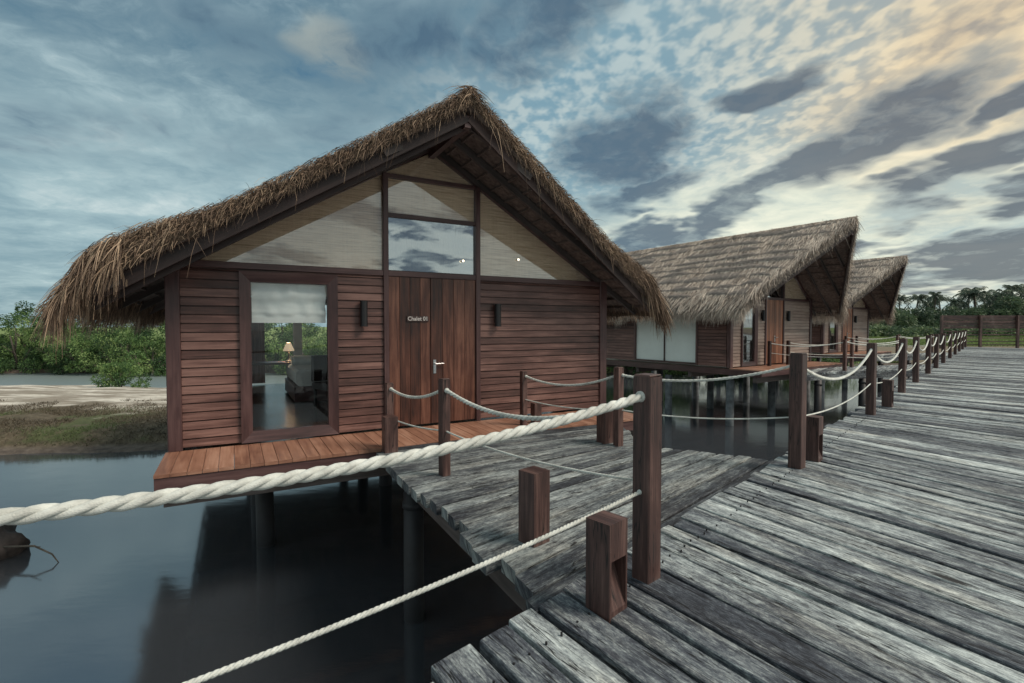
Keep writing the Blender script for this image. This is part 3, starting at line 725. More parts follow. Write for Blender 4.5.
def walkway(poly_l, poly_r, z, name):
    mb = MB(); t = 0; L = sum(math.dist(poly_l[i], poly_l[i + 1]) for i in range(len(poly_l) - 1))
    while t < .999:
        w = random.uniform(.17, .26) / L; t2 = min(1, t + w)
        if t2 > .97: t2 = 1
        plank(mb, polyat(poly_l, t), polyat(poly_l, t2), polyat(poly_r, t2), polyat(poly_r, t), z, .06, 3, .006, random.uniform(0, .06), random.uniform(0, .05)); t = t2
    for P in (poly_l, poly_r):
        for i in range(len(P) - 1): mb.beam((*P[i], z - .15), (*P[i + 1], z - .15), .12, .16)
    return tag(mb.build(name, MAT['plank']), kind='structure')
for k, (dx, dy) in enumerate(((0, 0), (7.85, 8.1))):
    walkway([(8.5 + dx, 14.75 + dy), (13.75 + dx, 16.35 + dy)], [(10.2 + dx, 16.75 + dy), (15.6 + dx, 18.35 + dy)], .06, 'hut_walkway')

# edge beams and cross beams of the boardwalk
mb = MB()
for off in (.22, 2.2, Wd - .3):
    a = E0 + U * -3 + NV * off; b = E0 + U * 47 + NV * off
    mb.beam((a.x, a.y, -.16), (b.x, b.y, -.16), .12, .19)
tag(mb.build('boardwalk_beams', MAT['beam']), kind='structure')
def pile(x, y, label, top=-.26, r=.10, grp='piles under the decks', mat='pile_dark'):
    b = MB(); b.tube([(x, y, -3.2), (x, y, ZW), (x, y, top)], [r * 1.08, r * 1.04, r], 14)
    b.tube([(x, y, top - .16), (x, y, top - .10)], [r * 1.12, r * 1.12], 14)
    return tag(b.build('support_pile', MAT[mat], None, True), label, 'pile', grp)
pile(-1.02, 5.12, 'dark round pile under the left edge of the near walkway beside the post')
pile(1.5, 6.35, 'round pile under the back corner of the near walkway')
words = ['nearest', 'second', 'third', 'fourth', 'fifth', 'sixth', 'seventh', 'eighth', 'ninth', 'tenth', 'eleventh', 'twelfth', 'thirteenth', 'fourteenth']
for i in range(13):
    q = E0 + U * (1.2 + i * 3.4) + NV * .22
    pile(q.x, q.y, '%s round pile in the row under the left edge of the long boardwalk' % words[i])
for k, (dx, dy) in enumerate(((0, 0), (7.85, 8.1))):
    for j, (x, y) in enumerate(((9.2, 14.98), (10.9, 15.5), (12.6, 16.03))):
        pile(x + dx, y + dy, '%s pile from the left under the walkway of the %s hut' % (words[j] if j else 'first', ('middle', 'farthest')[k]), -.17)

# ------------------------------------------------------------------ posts
def make_post(h, w, z0, deep=0.0, mat='post'):
    m = MB(); m.box(-w / 2, w / 2, -w / 2, w / 2, -deep, h - .012, la=2, ch=.005)
    w2 = w / 2 - .006
    m.box(-w2, w2, -w2, w2, h - .0119, h, la=0, ch=.004)
    return m
POST = {}
def post(x, y, z, h, w, rz, label, group='posts of the rope railings'):
    key = (round(h, 2), round(w, 3))
    if key not in POST: POST[key] = make_post(h, w, 0, .20).build('rail_post', MAT['post'])
    else:
        o = POST[key].copy(); C.objects.link(o); 
        o.location = (x, y, z); o.rotation_euler = (random.uniform(-.008, .008), random.uniform(-.008, .008), rz); return tag(o, label, 'post', group)
    o = POST[key]; o.location = (x, y, z); o.rotation_euler = (0, 0, rz); return tag(o, label, 'post', group)
RZ = R(46) - R(7)
BY = [2.85, 5.1, 8.15, 10.87, 12.8, 15.15, 17.2, 19.6, 22.5, 25.4, 28.3, 31.2, 34.2]
BP = [(.776, 2.85)] + [(.966 * y - 2.0, y) for y in BY[1:]]
for i, (x, y) in enumerate(BP):
    lb = ['tall brown post nearest the camera where the thick white rope ends', 'brown boardwalk post at the far corner where near walkway meets boardwalk'][i] if i < 2 else '%s post from the camera in the row along the long boardwalk' % words[i]
    post(x, y, 0, 1.175, .118 if i != 1 else .125, RZ, lb)
post(-2.45, .73, 0, 1.175, .118, RZ, 'brown post holding the left ends of the two nearest ropes')
PC, PD, PA, PB = (-1.47, 5.97), (-.66, 4.85), (.17, 7.3), (1.30, 6.08)
post(*PC, 0, .77, .085, R(29), 'slim dark post in front of the left door leaf at the porch edge')
post(*PD, -.01, .95, .088, R(40), 'dark post on the left edge of the near walkway before the door')
post(*PA, 0, .79, .085, R(29), 'slim dark post on the porch right of the door')
post(*PB, -.01, .96, .09, R(32), 'dark post at the right edge of near walkway beside a stump')
H2P = [((8.25, 16.0), .17, .80, 'post left of the orange door of the middle hut'), ((9.15, 16.55), .17, .80, 'post right of the orange door of the middle hut'),
       ((10.3, 15.45), .07, .96, 'near-side post midway on the walkway of the middle hut'), ((11.5, 16.9), .07, .96, 'far-side post midway on the walkway of the middle hut'),
       ((14.1, 18.0), .07, .96, 'far-side post at the boardwalk end of the middle hut walkway'), ((12.75, 16.2), .07, .96, 'near-side post near boardwalk end of the middle hut walkway')]
def railset(dx, dy, hutname):
    out = []
    for (p, z, h, lb) in H2P:
        out.append((p[0] + dx, p[1] + dy, z, h)); post(p[0] + dx, p[1] + dy, z, h, .09, R(30), lb.replace('the middle hut', 'the %s hut' % hutname))
    return out
RS2 = railset(0, 0, 'middle'); RS3 = railset(7.85, 8.1, 'farthest')

# ------------------------------------------------------------------ ropes
def rope(a, b, sag, rad, label, twist=True, pitch=None, group='white ropes of the railings'):
    a, b = Vector(a), Vector(b); L = (b - a).length; pitch = pitch or rad * 9.5
    at = lambda t: a.lerp(b, t) - Vector((0, 0, 4 * sag * t * (1 - t)))
    m = MB()
    if twist:
        n = max(24, int(L / pitch * 10)); n = min(n, 420)
        cs = [at(i / n) for i in range(n + 1)]
        for s_ in range(3):
            pts = []
            for i, c in enumerate(cs):
                d = (cs[min(i + 1, n)] - cs[max(i - 1, 0)]).normalized(); x = d.cross(Vector((0, 0, 1))).normalized(); y = x.cross(d)
                ph = 2 * math.pi * (i / n * L / pitch + s_ / 3) + .35 * noise.noise(Vector((i / n * L * 3, rad * 99, 0)))
                pts.append(c + (x * math.cos(ph) + y * math.sin(ph)) * rad * .50)
            m.tube(pts, rad * .56, 9 if rad > .02 else 6, .5)
    else:
        n = 26; m.tube([at(i / n) for i in range(n + 1)], rad, 8, .5)
    # binding turns at both ends
    for t0 in (.055 / L, 1 - .055 / L):
        if twist and rad > .011:
            dt = .016 / L; m.tube([at(t0 - dt), at(t0 - dt * .5), at(t0 + dt * .5), at(t0 + dt)], [rad * 1.02, rad * 1.28, rad * 1.28, rad * 1.02], 12, .3)
    return tag(m.build('rope', MAT['rope'], None, True), label, 'rope', group)
P1, P2 = BP[0], BP[1]
rope((-2.45, .73, 1.025), (P1[0], P1[1], 1.06), .147, .0255, 'thick twisted white rope crossing the foreground to the nearest tall post', pitch=.23)
rope((-2.45, .73, .21), (P1[0], P1[1], .515), .085, .0115, 'thin white rope in the foreground sagging below the thick one', pitch=.07)
rope((*PC, .71), (*PD, .84), .10, .017, 'upper white rope between the two left posts before the door')
rope((*PC, .35), (*PD, .43), .03, .0085, 'lower thin rope between the two left posts before the door')
rope((*PD, .84), (P1[0], P1[1], 1.045), .20, .019, 'upper twisted rope from left walkway post to the nearest tall post')
rope((*PD, .43), (P1[0], P1[1], .555), .06, .0085, 'lower thin rope from left walkway post to the nearest tall post')
rope((*PA, .73), (*PB, .86), .14, .016, 'upper rope between the two right posts before the plank wall')
rope((*PA, .38), (*PB, .43), .05, .0085, 'lower thin rope between the two right posts before the plank wall')
rope((*PB, .86), (*P2, 1.06), .12, .016, 'upper rope passing behind the nearest post to the corner post')
rope((*PB, .43), (*P2, .52), .06, .0085, 'lower thin rope passing behind the nearest post to the corner post')
for i in range(1, len(BP) - 1):
    a, b = BP[i], BP[i + 1]
    L = math.dist(a, b)
    if i == 7 - 0 and False: continue
    tw = i < 4
    rope((*a, 1.06), (*b, 1.08), .30 if L > 3 else .26, .019, 'upper boardwalk rope from the %s to the %s post' % (words[i], words[i + 1]), tw)
    rope((*a, .52), (*b, .52), .10, .009 if i < 4 else .012, 'lower thin boardwalk rope from the %s to the %s post' % (words[i], words[i + 1]), i < 2)
for RS, hn in ((RS2, 'middle'), (RS3, 'farthest')):
    for (a, b, nm) in ((0, 2, 'near side, door end'), (2, 5, 'near side, boardwalk end'), (1, 3, 'far side, door end'), (3, 4, 'far side, boardwalk end')):
        A, B = RS[a], RS[b]
        rope((A[0], A[1], A[2] + A[3] - .07), (B[0], B[1], B[2] + B[3] - .07), .12, .015, 'upper rope of the %s hut walkway, %s' % (hn, nm), False)
        rope((A[0], A[1], A[2] + .42), (B[0], B[1], B[2] + .42), .05, .009, 'lower rope of the %s hut walkway, %s' % (hn, nm), False)

# ------------------------------------------------------------------ stump lights
def make_bollard():
    root = thing('stump_light', 'x', 'stump light')
    m = MB(); w, h = .075, .50
    # profile in (y,z): notch opens towards +y
    prof = [(-w, -.02), (w, -.02), (w, .03), (.0, .30), (w, .30), (w, h - .004), (-w, h - .004)]
    fill = [(-w, 0), (w, 0)]
    x0, x1 = -w + .014, w - .014
    # core pieces (convex): back slab, wedge, head
    def pr(poly, xa, xb, r):
        fr = [(xa, p[0], p[1]) for p in poly]; bk = [(xb, p[0], p[1]) for p in poly]; n_ = len(poly); o = random.uniform(0, 20)
        m.face(fr[::-1], [(o + p[1], p[0]) for p in poly][::-1], r); m.face(bk, [(o + p[1], p[0]) for p in poly], r)
        for i in range(n_):
            j = (i + 1) % n_; m.face([fr[i], fr[j], bk[j], bk[i]], [(o + fr[i][2], 0), (o + fr[j][2], 0), (o + bk[j][2], .13), (o + bk[i][2], .13)], r)
    pr([(-w, -.02), (w, -.02), (w, .03), (-.02, .30), (w, .30), (w, h), (-w, h)], x0, x1, .5)
    for xa, xb in ((-w, x0), (x1, w)): pr([(-w, -.02), (w, -.02), (w, h), (-w, h)], xa, xb, .45)
    m.build('stump_body', MAT['post'], root)
    g = MB(); g.box(-.04, .04, .01, .06, .292, .2995); g.build('lamp_lens', MAT['dark'], root)
    return root
proto = None
for (x, y, rz, sc, lb) in ((.485, 2.53, R(-137), .94, 'brown notched stump at the boardwalk corner beside the nearest tall post'),
                           (.15, 3.36, R(43), .95, 'brown square stump on the left edge of the near walkway'),
                           (-1.42, 5.78, R(29), .8, 'small stump at the porch edge beside slim left post'),
                           (1.17, 6.25, R(29), .8, 'small stump at the right edge of near walkway beside dark post'),
                           (.36, 7.45, R(29), .6, 'tiny stump on the porch by the plank wall right of the door'),
                           (3.26, 5.38, R(-137), .95, 'stump just behind the corner post between boardwalk and walkway'),
                           (6.75, 8.95, R(-137), .97, 'stump on the boardwalk edge between the third and fourth posts')):
    o = make_bollard() if proto is None else copy_tree(proto)
    proto = proto or o
    o.location = (x, y, .0); o.rotation_euler = (0, 0, rz); o.scale = (1, 1, sc) if sc > .7 else (.8, .8, sc); tag(o, lb, 'stump light', 'short brown stump lights')

# ------------------------------------------------------------------ far fence
fr = thing('timber_fence', 'reddish timber fence with boarded top and open lower rails across the far boardwalk end', 'fence', (30.4, 35.4, 0))
for i, x in enumerate((0, 2.75, 5.4, 8.1, 10.8)):
    b = MB(); b.box(x - .07, x + .07, -.07, .07, -.15, 2.2); b.build('fence_post', MAT['post'], fr)
for z in (.12, .36, .60, .84, 1.08):
    b = MB(); b.box(.0, 10.8, .075, .11, z - .03, z + .03); b.build('rail', MAT['pile_pale'] if 'pile_pale' in MAT else MAT['post'], fr)
for z in (1.36, 1.56, 1.76, 1.96, 2.12):
    b = MB(); b.box(-.05, 10.85, .072, .10, z - .088, z + .085); b.build('board', MAT['post'], fr)

# ------------------------------------------------------------------ terrain and water
def sm(a, b, x):
    t = max(0, min(1, (x - a) / (b - a))); return t * t * (3 - 2 * t)
def H(x, y):
    n = noise.noise(Vector((x * .35, y * .35, 0))); n2 = noise.noise(Vector((x * 1.6, y * 1.6, 4))); n3 = noise.noise(Vector((x * .12, 3, 0)))
    h = -3.0
    yy = y + n * .9 + n3 * .8 + .06 * (x + 8)
    xm = 1 - sm(-2.5, 3.5, x + n * 2)
    prof = 1.46 * sm(10.6, 12.4, yy) + .34 * sm(12.7, 13.5, yy + n2 * .3) + .10 * sm(14.5, 17, yy) - .34 * sm(19, 23.2, yy) - 1.6 * sm(23.0, 25, yy)
    h += prof * xm
    h += n2 * .035 * xm
    far = 1.75 * sm(30.6, 33.2, y + n * .8 + n3) + .4 * sm(34, 50, y)
    h += far
    # small mud hump at the left foreground
    d = math.hypot(x + 7.6, (y - 6.2)); h = max(h, -3 + 1.62 * (1 - sm(.5, 1.6, d + n2 * .3)))
    return h
xs = sorted(set([round(v, 3) for v in np.concatenate([np.arange(-60, 60.01, .6), np.arange(-36, 4, .3), np.linspace(-700, -60, 14), np.linspace(60, 700, 14)])]))
ys = sorted(set([round(v, 3) for v in np.concatenate([np.arange(-30, 10, 2.5), np.arange(10, 34, .25), np.arange(34, 60, 1.5), np.linspace(60, 1200, 20), [-300, -100]])]))
V = [(x, y, H(x, y)) for y in ys for x in xs]; nxn = len(xs)
F = [(j * nxn + i, j * nxn + i + 1, (j + 1) * nxn + i + 1, (j + 1) * nxn + i) for j in range(len(ys) - 1) for i in range(nxn - 1)]
def terrain_mat():
    m, nt, b = new_mat('shore ground')
    g = nt.nodes.new('ShaderNodeNewGeometry'); sp_ = nt.nodes.new('ShaderNodeSeparateXYZ'); nt.links.new(g.outputs['Position'], sp_.inputs[0])
    X, Y, Z = sp_.outputs
    pos = g.outputs['Position']
    n1 = noisen(nt, pos, .55, 5, .65).outputs[0]; n2 = noisen(nt, pos, 5, 6, .7).outputs[0]; n3 = noisen(nt, scaled(nt, pos, (.25, 1.2, 1)), 1, 5, .6).outputs[0]
    mud = ramp(nt, n2, [(.3, (.065, .052, .045)), (.7, (.16, .135, .115))])
    sand = mixc(nt, sstep(nt, noisen(nt, scaled(nt, pos, (.35, 1.6, 1)), 1, 5, .65).outputs[0], .42, .62), (.26, .23, .19), ramp(nt, n2, [(.3, (.50, .47, .41)), (.7, (.74, .71, .64))]))
    scrub = ramp(nt, n2, [(.3, (.055, .045, .032)), (.55, (.12, .10, .07)), (.75, (.20, .17, .125))])
    green = ramp(nt, n2, [(.3, (.05, .06, .028)), (.7, (.11, .125, .06))])
    field = ramp(nt, n3, [(.3, (.13, .19, .065)), (.7, (.23, .29, .11))])
    tan = ramp(nt, n2, [(.3, (.12, .10, .07)), (.7, (.22, .19, .14))])
    yj = M(nt, 'ADD', Y, M(nt, 'MULTIPLY', M(nt, 'SUBTRACT', n1, .5), 5.5))
    c = mixc(nt, sstep(nt, Z, -1.56, -1.48), mud, scrub)
    c = mixc(nt, M(nt, 'MULTIPLY', sstep(nt, n1, .50, .60), sstep(nt, Z, -1.5, -1.4)), c, green)
    c = mixc(nt, M(nt, 'MULTIPLY', sstep(nt, yj, 15.2, 16.6), 1.0), c, sand)
    c = mixc(nt, sstep(nt, Y, 28, 29), c, mixc(nt, sstep(nt, Y, 36, 44), mud, field))
    c = mixc(nt, M(nt, 'MULTIPLY', M(nt, 'MULTIPLY', sstep(nt, X, 27, 30), sstep(nt, Y, 33, 35)), sstep(nt, Y, 60, 56)), c, tan)
    nt.links.new(c, b.inputs['Base Color']); b.inputs['Roughness'].default_value = .9; b.inputs['Specular IOR Level'].default_value = .2
    bump(nt, n2, .8, .06, b); return m
tag(npmesh('ground', V, F, [.5] * len(F), terrain_mat(), None, True), kind='structure')
m, nt, b = new_mat('still water')
g = nt.nodes.new('ShaderNodeNewGeometry').outputs['Position']
sp_ = nt.nodes.new('ShaderNodeSeparateXYZ'); nt.links.new(g, sp_.inputs[0])
w1 = noisen(nt, scaled(nt, g, (1, 1.6, 1)), .5, 3, .5).outputs[0]; w2 = noisen(nt, scaled(nt, g, (1.2, 3.2, 1)), 2.2, 4, .6).outputs[0]
riv = M(nt, 'MULTIPLY', sstep(nt, sp_.outputs[1], 22, 24), sstep(nt, sp_.outputs[0], 0, -4))
h = M(nt, 'ADD', M(nt, 'MULTIPLY', w1, .6), M(nt, 'MULTIPLY', w2, M(nt, 'ADD', M(nt, 'MULTIPLY', riv, 5.0), .10)))
nt.links.new(mixc(nt, riv, (.042, .049, .058), (.17, .215, .22)), b.inputs['Base Color'])
nt.links.new(M(nt, 'ADD', M(nt, 'MULTIPLY', riv, .24), .10), b.inputs['Roughness'])
b.inputs['IOR'].default_value = 3.7; b.inputs['Specular IOR Level'].default_value = .5
bump(nt, h, .35, .03, b)
mb = MB(); mb.face([(-700, -300, ZW), (700, -300, ZW), (700, 1200, ZW), (-700, 1200, ZW)], [(0, 0), (1, 0), (1, 1), (0, 1)], .5)
tag(mb.build('water', m), kind='structure')

# grass tufts on the bank
n = 60000; x = RNG.uniform(-26, -1, n); y = RNG.uniform(12.2, 17.2, n)
P = []; D = []; rr = []
for a, c in zip(x, y):
    d = noise.noise(Vector((a * .8, c * .8, 2)))
    if d < -.18 + (c - 15) * .10: continue
    h = H(a, c)
    if h < -1.53: continue
    P.append((a, c, h - .01)); gr = noise.noise(Vector((a * .35 + 3, c * .5, 9))); rr.append(min(1, max(0, .35 + gr * .8 + random.uniform(-.15, .2))))
n = len(P); D = np.stack([RNG.normal(0, .45, n), RNG.normal(0, .45, n), np.full(n, .8)], 1)
V, F, r = blades(P, D, RNG.uniform(.05, .17, n), RNG.uniform(.009, .018, n), .3, np.array(rr), 2)
tag(npmesh('grass', V, F, r, MAT['grassleaf']), 'low dry brown and green grass on the bank', 'grass', kind='stuff')
n = 60000; y = 36 + RNG.random(n) ** 1.5 * 70; x = RNG.uniform(.35, 1.15, n) * y * 1.0
keep = ~((x > 28) & (y < 56)); x, y = x[keep], y[keep]; n = len(x)
P = np.stack([x, y, [H(a, c) - .02 for a, c in zip(x, y)]], 1)
D = np.stack([RNG.normal(0, .3, n), RNG.normal(0, .3, n), np.full(n, 1.0)], 1)
V, F, r = blades(P, D, RNG.uniform(.25, .6, n), RNG.uniform(.05, .10, n), .3, None, 2)
tag(npmesh('field_grass', V, F, r, MAT['fieldleaf']), 'pale green reeds of the field behind the huts', 'grass', kind='stuff')

# rock and twig at the left edge
bm_v = []; 
def rock(name, c, rad, label):
    V = []; F = []; nu, nv = 22, 14
    for j in range(nv + 1):
        for i in range(nu):
            th, ph = math.pi * j / nv, 2 * math.pi * i / nu
            d = Vector((math.sin(th) * math.cos(ph), math.sin(th) * math.sin(ph), math.cos(th)))
            q = 1 + .35 * noise.noise(d * 1.7 + Vector(c)) + .15 * noise.noise(d * 5)
            V.append((d.x * rad[0] * q, d.y * rad[1] * q, d.z * rad[2] * q))
    for j in range(nv):
        for i in range(nu):
            F.append((j * nu + i, (j + 1) * nu + i, (j + 1) * nu + (i + 1) % nu, j * nu + (i + 1) % nu))
    o = npmesh(name, V, F, [.5] * len(F), MAT['stone'], None, True); o.location = c
    return tag(o, label, 'rock')
rock('rock', (-7.0, 6.5, -1.52), (.42, .45, .38), 'dark muddy rock in the water at the left edge')
m_ = MB(); m_.tube([(-6.75, 6.4, -1.42), (-6.2, 6.4, -1.40), (-5.95, 6.38, -1.50), (-5.85, 6.36, -1.60)], [.014, .012, .010, .006], 6); m_.tube([(-6.3, 6.4, -1.41), (-6.05, 6.33, -1.38)], [.009, .004], 6)
tag(m_.build('twig', MAT['bark'], None, True), 'thin bare twig sticking out of the rock over the water', 'twig')

# ------------------------------------------------------------------ trees
def leaf_cards(cent, rad, nper, size, tone, flat=.75):
    parts = []
    for c, rd, tn in zip(cent, rad, tone):
        n = int(nper * rd * rd); d = RNG.normal(size=(n, 3)); d /= np.linalg.norm(d, axis=1)[:, None]
        rr = rd * RNG.uniform(.35, 1.05, n) ** .6
        P = np.array(c) + d * rr[:, None] * np.array([1, 1, flat])
        D = d + RNG.normal(0, .6, (n, 3)); D[:, 2] += .1
        parts.append(blades(P, D, RNG.uniform(.6, 1.4, n) * size, RNG.uniform(.45, .8, n) * size, .3, np.clip(tn + RNG.normal(0, .13, n), 0, 1), 2))
    return merge(parts)
def make_tree(seed, h, w):
    random.seed(seed)
    root = thing('mangrove_tree', 'x', 'tree')
    t = MB(); tips = []
    for k in range(3):
        a = 2 * math.pi * k / 3 + random.random(); base = (random.uniform(-.15, .15), random.uniform(-.15, .15), -.1)
        p1 = (math.cos(a) * w * .12, math.sin(a) * w * .12, h * .3); p2 = (math.cos(a) * w * .25, math.sin(a) * w * .25, h * .62)
        t.tube([base, p1, p2], [.09, .065, .03], 7); tips.append(p2)
        for q in range(3):
            aa = a + random.uniform(-1, 1); t.tube([p1, (p1[0] + math.cos(aa) * w * .2, p1[1] + math.sin(aa) * w * .2, h * random.uniform(.4, .75))], [.04, .015], 6)
    t.build('trunk', MAT['bark'], root, True)
    cent, rad, tone = [], [], []
    for k in range(44):
        a = random.uniform(0, 2 * math.pi); e = random.uniform(0, 1); rr = math.sqrt(random.uniform(.15, 1))
        z = h * (.06 + .88 * e); fall = math.sqrt(max(.05, 1 - ((e - .35) / .75) ** 2))
        cent.append((math.cos(a) * w * .5 * rr * fall, math.sin(a) * w * .5 * rr * fall, z)); rad.append(random.uniform(.3, .62) * w / 3.6); tone.append(random.choice([.02, .15, .35, .55, .75, .95]))
    V, F, r = leaf_cards(cent, rad, 900 / (w / 3.6) ** 2, .12, tone)
    npmesh('crown', V, F, r, MAT['leaf'], root)
    return root
protos = [make_tree(11, 3.9, 4.4), make_tree(12, 3.4, 4.8), make_tree(13, 4.3, 4.0)]
random.seed(5)
used = [False] * 3; tx = -43; i = 0
treepos = []
while tx < 21:
    treepos.append((tx, 32.1 + random.uniform(-.5, .6))); tx += random.uniform(2.0, 2.9)
tx = -46
while tx < 13:
    treepos.append((tx, 37.0 + random.uniform(-1, 1))); tx += random.uniform(2.8, 4)
for i, (x_, y_) in enumerate(treepos):
    k = random.randrange(3); px = 512 + FPX * x_ / y_
    o = protos[k] if not used[k] else copy_tree(protos[k]); used[k] = True
    sc = random.uniform(.82, 1.12) * ((1.0 if px < 250 else 1.2) if y_ > 35.5 else .92); o.location = (x_, y_, H(x_, y_) - .1); o.rotation_euler = (0, 0, random.uniform(0, 6.28)); o.scale = (sc, sc, sc * random.uniform(.9, 1.05))
    if px < 190: lb = '%s row leafy green mangrove on the far river bank, number from the left: %s' % (('front', 'back')[y_ > 35.5], i)
    lb = 'bushy green tree of the %s row on the far river bank beyond the water' % ('front', 'back')[y_ > 35.5]
    tag(o, lb, 'tree', 'green trees in the %s row on the far bank' % ('front', 'back')[y_ > 35.5])
# lone bush on the sandbar
root = thing('bush', 'small round green bush standing alone on the sandbar edge', 'bush', (-18.15, 23.0, H(-18.15, 23.0) - .05))
t = MB()
for k in range(7):
    a = 2 * math.pi * k / 7; t.tube([(0, 0, -.1), (math.cos(a) * .25, math.sin(a) * .2, .35), (math.cos(a) * .55, math.sin(a) * .4, .75)], [.03, .02, .008], 5)
t.build('stems', MAT['bark'], root)
cent = [(random.gauss(0, .38), random.gauss(0, .3), random.uniform(.12, 1.15)) for _ in range(26)] + [(.8, 0, .2), (1.0, .1, .18), (-.6, 0, .15)]
V, F, r = leaf_cards(cent, [random.uniform(.16, .3) for _ in cent], 2600, .075, [random.choice([.3, .5, .65, .85]) for _ in cent]); npmesh('foliage', V, F, r, MAT['leaf'], root)

# palms
def make_palm(seed, h):
    random.seed(seed); rg = random
    root = thing('palm_tree', 'x', 'palm'); lean = rg.uniform(-1, 1); t = MB()
    pts = [(lean * (k / 6) ** 2, 0, h * k / 6) for k in range(7)]
    t.tube(pts, [.30 - .02 * k for k in range(7)], 8); t.build('trunk', MAT['bark'], root, True)
    top = Vector(pts[-1]); parts = []
    for k in range(26):
        a = rg.uniform(0, 6.28); el = rg.uniform(-.5, 1.25); L = rg.uniform(3.0, 4.2)
        D = Vector((math.cos(a) * math.cos(el), math.sin(a) * math.cos(el), math.sin(el)))
        nseg = 13; P = []; DD = []; Ls = []
        sidev = D.cross(Vector((0, 0, 1))).normalized()
        for j in range(1, nseg + 1):
            tt = j / nseg; c = top + D * L * tt - Vector((0, 0, .55 * L * tt * tt))
            for sg in (-1, 1):
                P.append(c); q = sidev * sg * .8 + D * .5 + Vector((0, 0, -.55 - .3 * rg.random())); DD.append(q); Ls.append(1.0 * (1 - .6 * abs(tt - .45)) * rg.uniform(.7, 1))
        tone = rg.random()
        parts.append(blades(np.array(P), np.array(DD), np.array(Ls), .20, .3, np.full(len(P), tone), 2))
        parts.append(blades(np.array([top]), np.array([D]), L, .14, .55, np.array([tone]), 8))
    V, F, r = merge(parts); npmesh('crown', V, F, r, MAT['palmleaf'], root)
    return root
pp = [make_palm(31, 11), make_palm(32, 9.5), make_palm(33, 12.5)]; used = [False] * 3
random.seed(21)
# (pixel x, top pixel y, distance)
spec = [(868, 300, 150), (888, 297, 150), (899, 294, 140), (914, 293, 150), (925, 300, 155), (934, 291, 145), (941, 295, 150), (951, 297, 140), (959, 300, 160), (966, 288, 150), (976, 286, 140), (984, 290, 155), (991, 293, 150), (1000, 288, 140), (1009, 284, 140), (1017, 283, 150), (1026, 285, 150), (1036, 284, 145), (1048, 288, 150), (1060, 286, 150), (1075, 290, 150)]
for i, (px, py, d) in enumerate(spec):
    k = i % 3; o = pp[k] if not used[k] else copy_tree(pp[k]); used[k] = True
    z = H(80, d); need = CAMH + (HOR - py) / FPX * d - z; hh = (11, 9.5, 12.5)[k] + 1.6
    x_ = (px - 512) / FPX * d; o.location = (x_, d, z); o.rotation_euler = (0, 0, random.uniform(0, 6)); sc = need / hh; o.scale = (sc, sc, sc)
    tag(o, 'tall coconut palm in the distant row above the far fence and field', 'palm', 'distant coconut palms')
cent, rad, tone = [], [], []
for k in range(560):
    d = random.uniform(125, 170); px = random.uniform(840, 1110); x_ = (px - 512) / FPX * d
    cent.append((x_, d, -.9 + random.uniform(.5, 7.0 + (2.5 if px > 985 else 0)) * (.6 + .4 * random.random()))); rad.append(random.uniform(1.2, 2.6)); tone.append(random.choice([.1, .25, .35, .5, .6]))
for k in range(260):
    d = random.uniform(100, 118); px = random.uniform(840, 1110); x_ = (px - 512) / FPX * d
    cent.append((x_, d, -.9 + random.uniform(.1, 1.6))); rad.append(random.uniform(.8, 1.5)); tone.append(random.choice([.3, .45, .6, .8]))
V, F, r = leaf_cards(cent, rad, 75, .55, tone); tag(npmesh('thicket', V, F, r, MAT['leaf_far']), 'far green thicket below the distant palms', 'thicket', kind='stuff')

# ------------------------------------------------------------------ room furniture of the near hut
MH = Matrix.Translation((-1.16, 7.295, 0)) @ Matrix.Rotation(R(29.15), 4, 'Z')
def place(o, p, rz=0): o.location = MH @ Vector(p); o.rotation_euler = (0, 0, R(29.15) + rz); return o
bed = place(thing('bed', 'white made bed seen through the window of the near hut', 'bed'), (0, 0, 0))
m_ = MB(); m_.box(-1.55, .4, 3.2, 5.2, .02, .30, ch=.01); m_.build('bed_frame', MAT['frame'], bed)
m_ = MB(); m_.box(-1.52, .35, 3.22, 5.15, .31, .62, ch=.05); m_.build('mattress', MAT['white'], bed)
m_ = MB(); m_.box(-1.45, -.9, 4.5, 5.0, .625, .80, ch=.06); m_.build('pillow', MAT['white'], bed)
ch_ = place(thing('chair', 'dark armchair seen through the window of the near hut', 'chair'), (-.95, 2.5, 0), .4)
m_ = MB(); m_.box(-.28, .28, -.28, .28, .32, .44, ch=.02); m_.build('seat', MAT['dark'], ch_)
m_ = MB(); m_.box(-.28, .28, .22, .30, .45, .92, ch=.02); m_.build('backrest', MAT['dark'], ch_)
for a in (-.24, .24):
    for c in (-.24, .24):
        m_ = MB(); m_.box(a - .02, a + .02, c - .02, c + .02, .0, .318); m_.build('leg', MAT['dark'], ch_)
tb = place(thing('side_table', 'dark table with a lamp seen through the window of the near hut', 'table'), (-1.85, 5.2, 0))
m_ = MB(); m_.box(-.5, .45, -.3, .3, .62, .66, ch=.005); m_.build('tabletop', MAT['frame'], tb)
for a in (-.45, .4):
    for c in (-.25, .25):
        m_ = MB(); m_.box(a - .03, a + .03, c - .03, c + .03, .0, .618); m_.build('leg', MAT['frame'], tb)
lm = place(thing('table_lamp', 'lit table lamp with a warm cone shade inside the near hut', 'lamp'), (-1.47, 5.15, .66))
m_ = MB(); m_.tube([(0, 0, 0), (0, 0, .02), (0, 0, .05), (0, 0, .24)], [.07, .07, .02, .015], 14); m_.build('lamp_base', MAT['dark'], lm)
m_ = MB(); m_.tube([(0, 0, .24), (0, 0, .42)], [.12, .045], 20, cap=False); m_.build('lamp_shade', MAT['shade'], lm, True)
ld = bpy.data.lights.new('table_lamp_light', 'POINT'); ld.specular_factor = 0; ld.energy = 7; ld.color = (1, .82, .62); ld.shadow_soft_size = .06
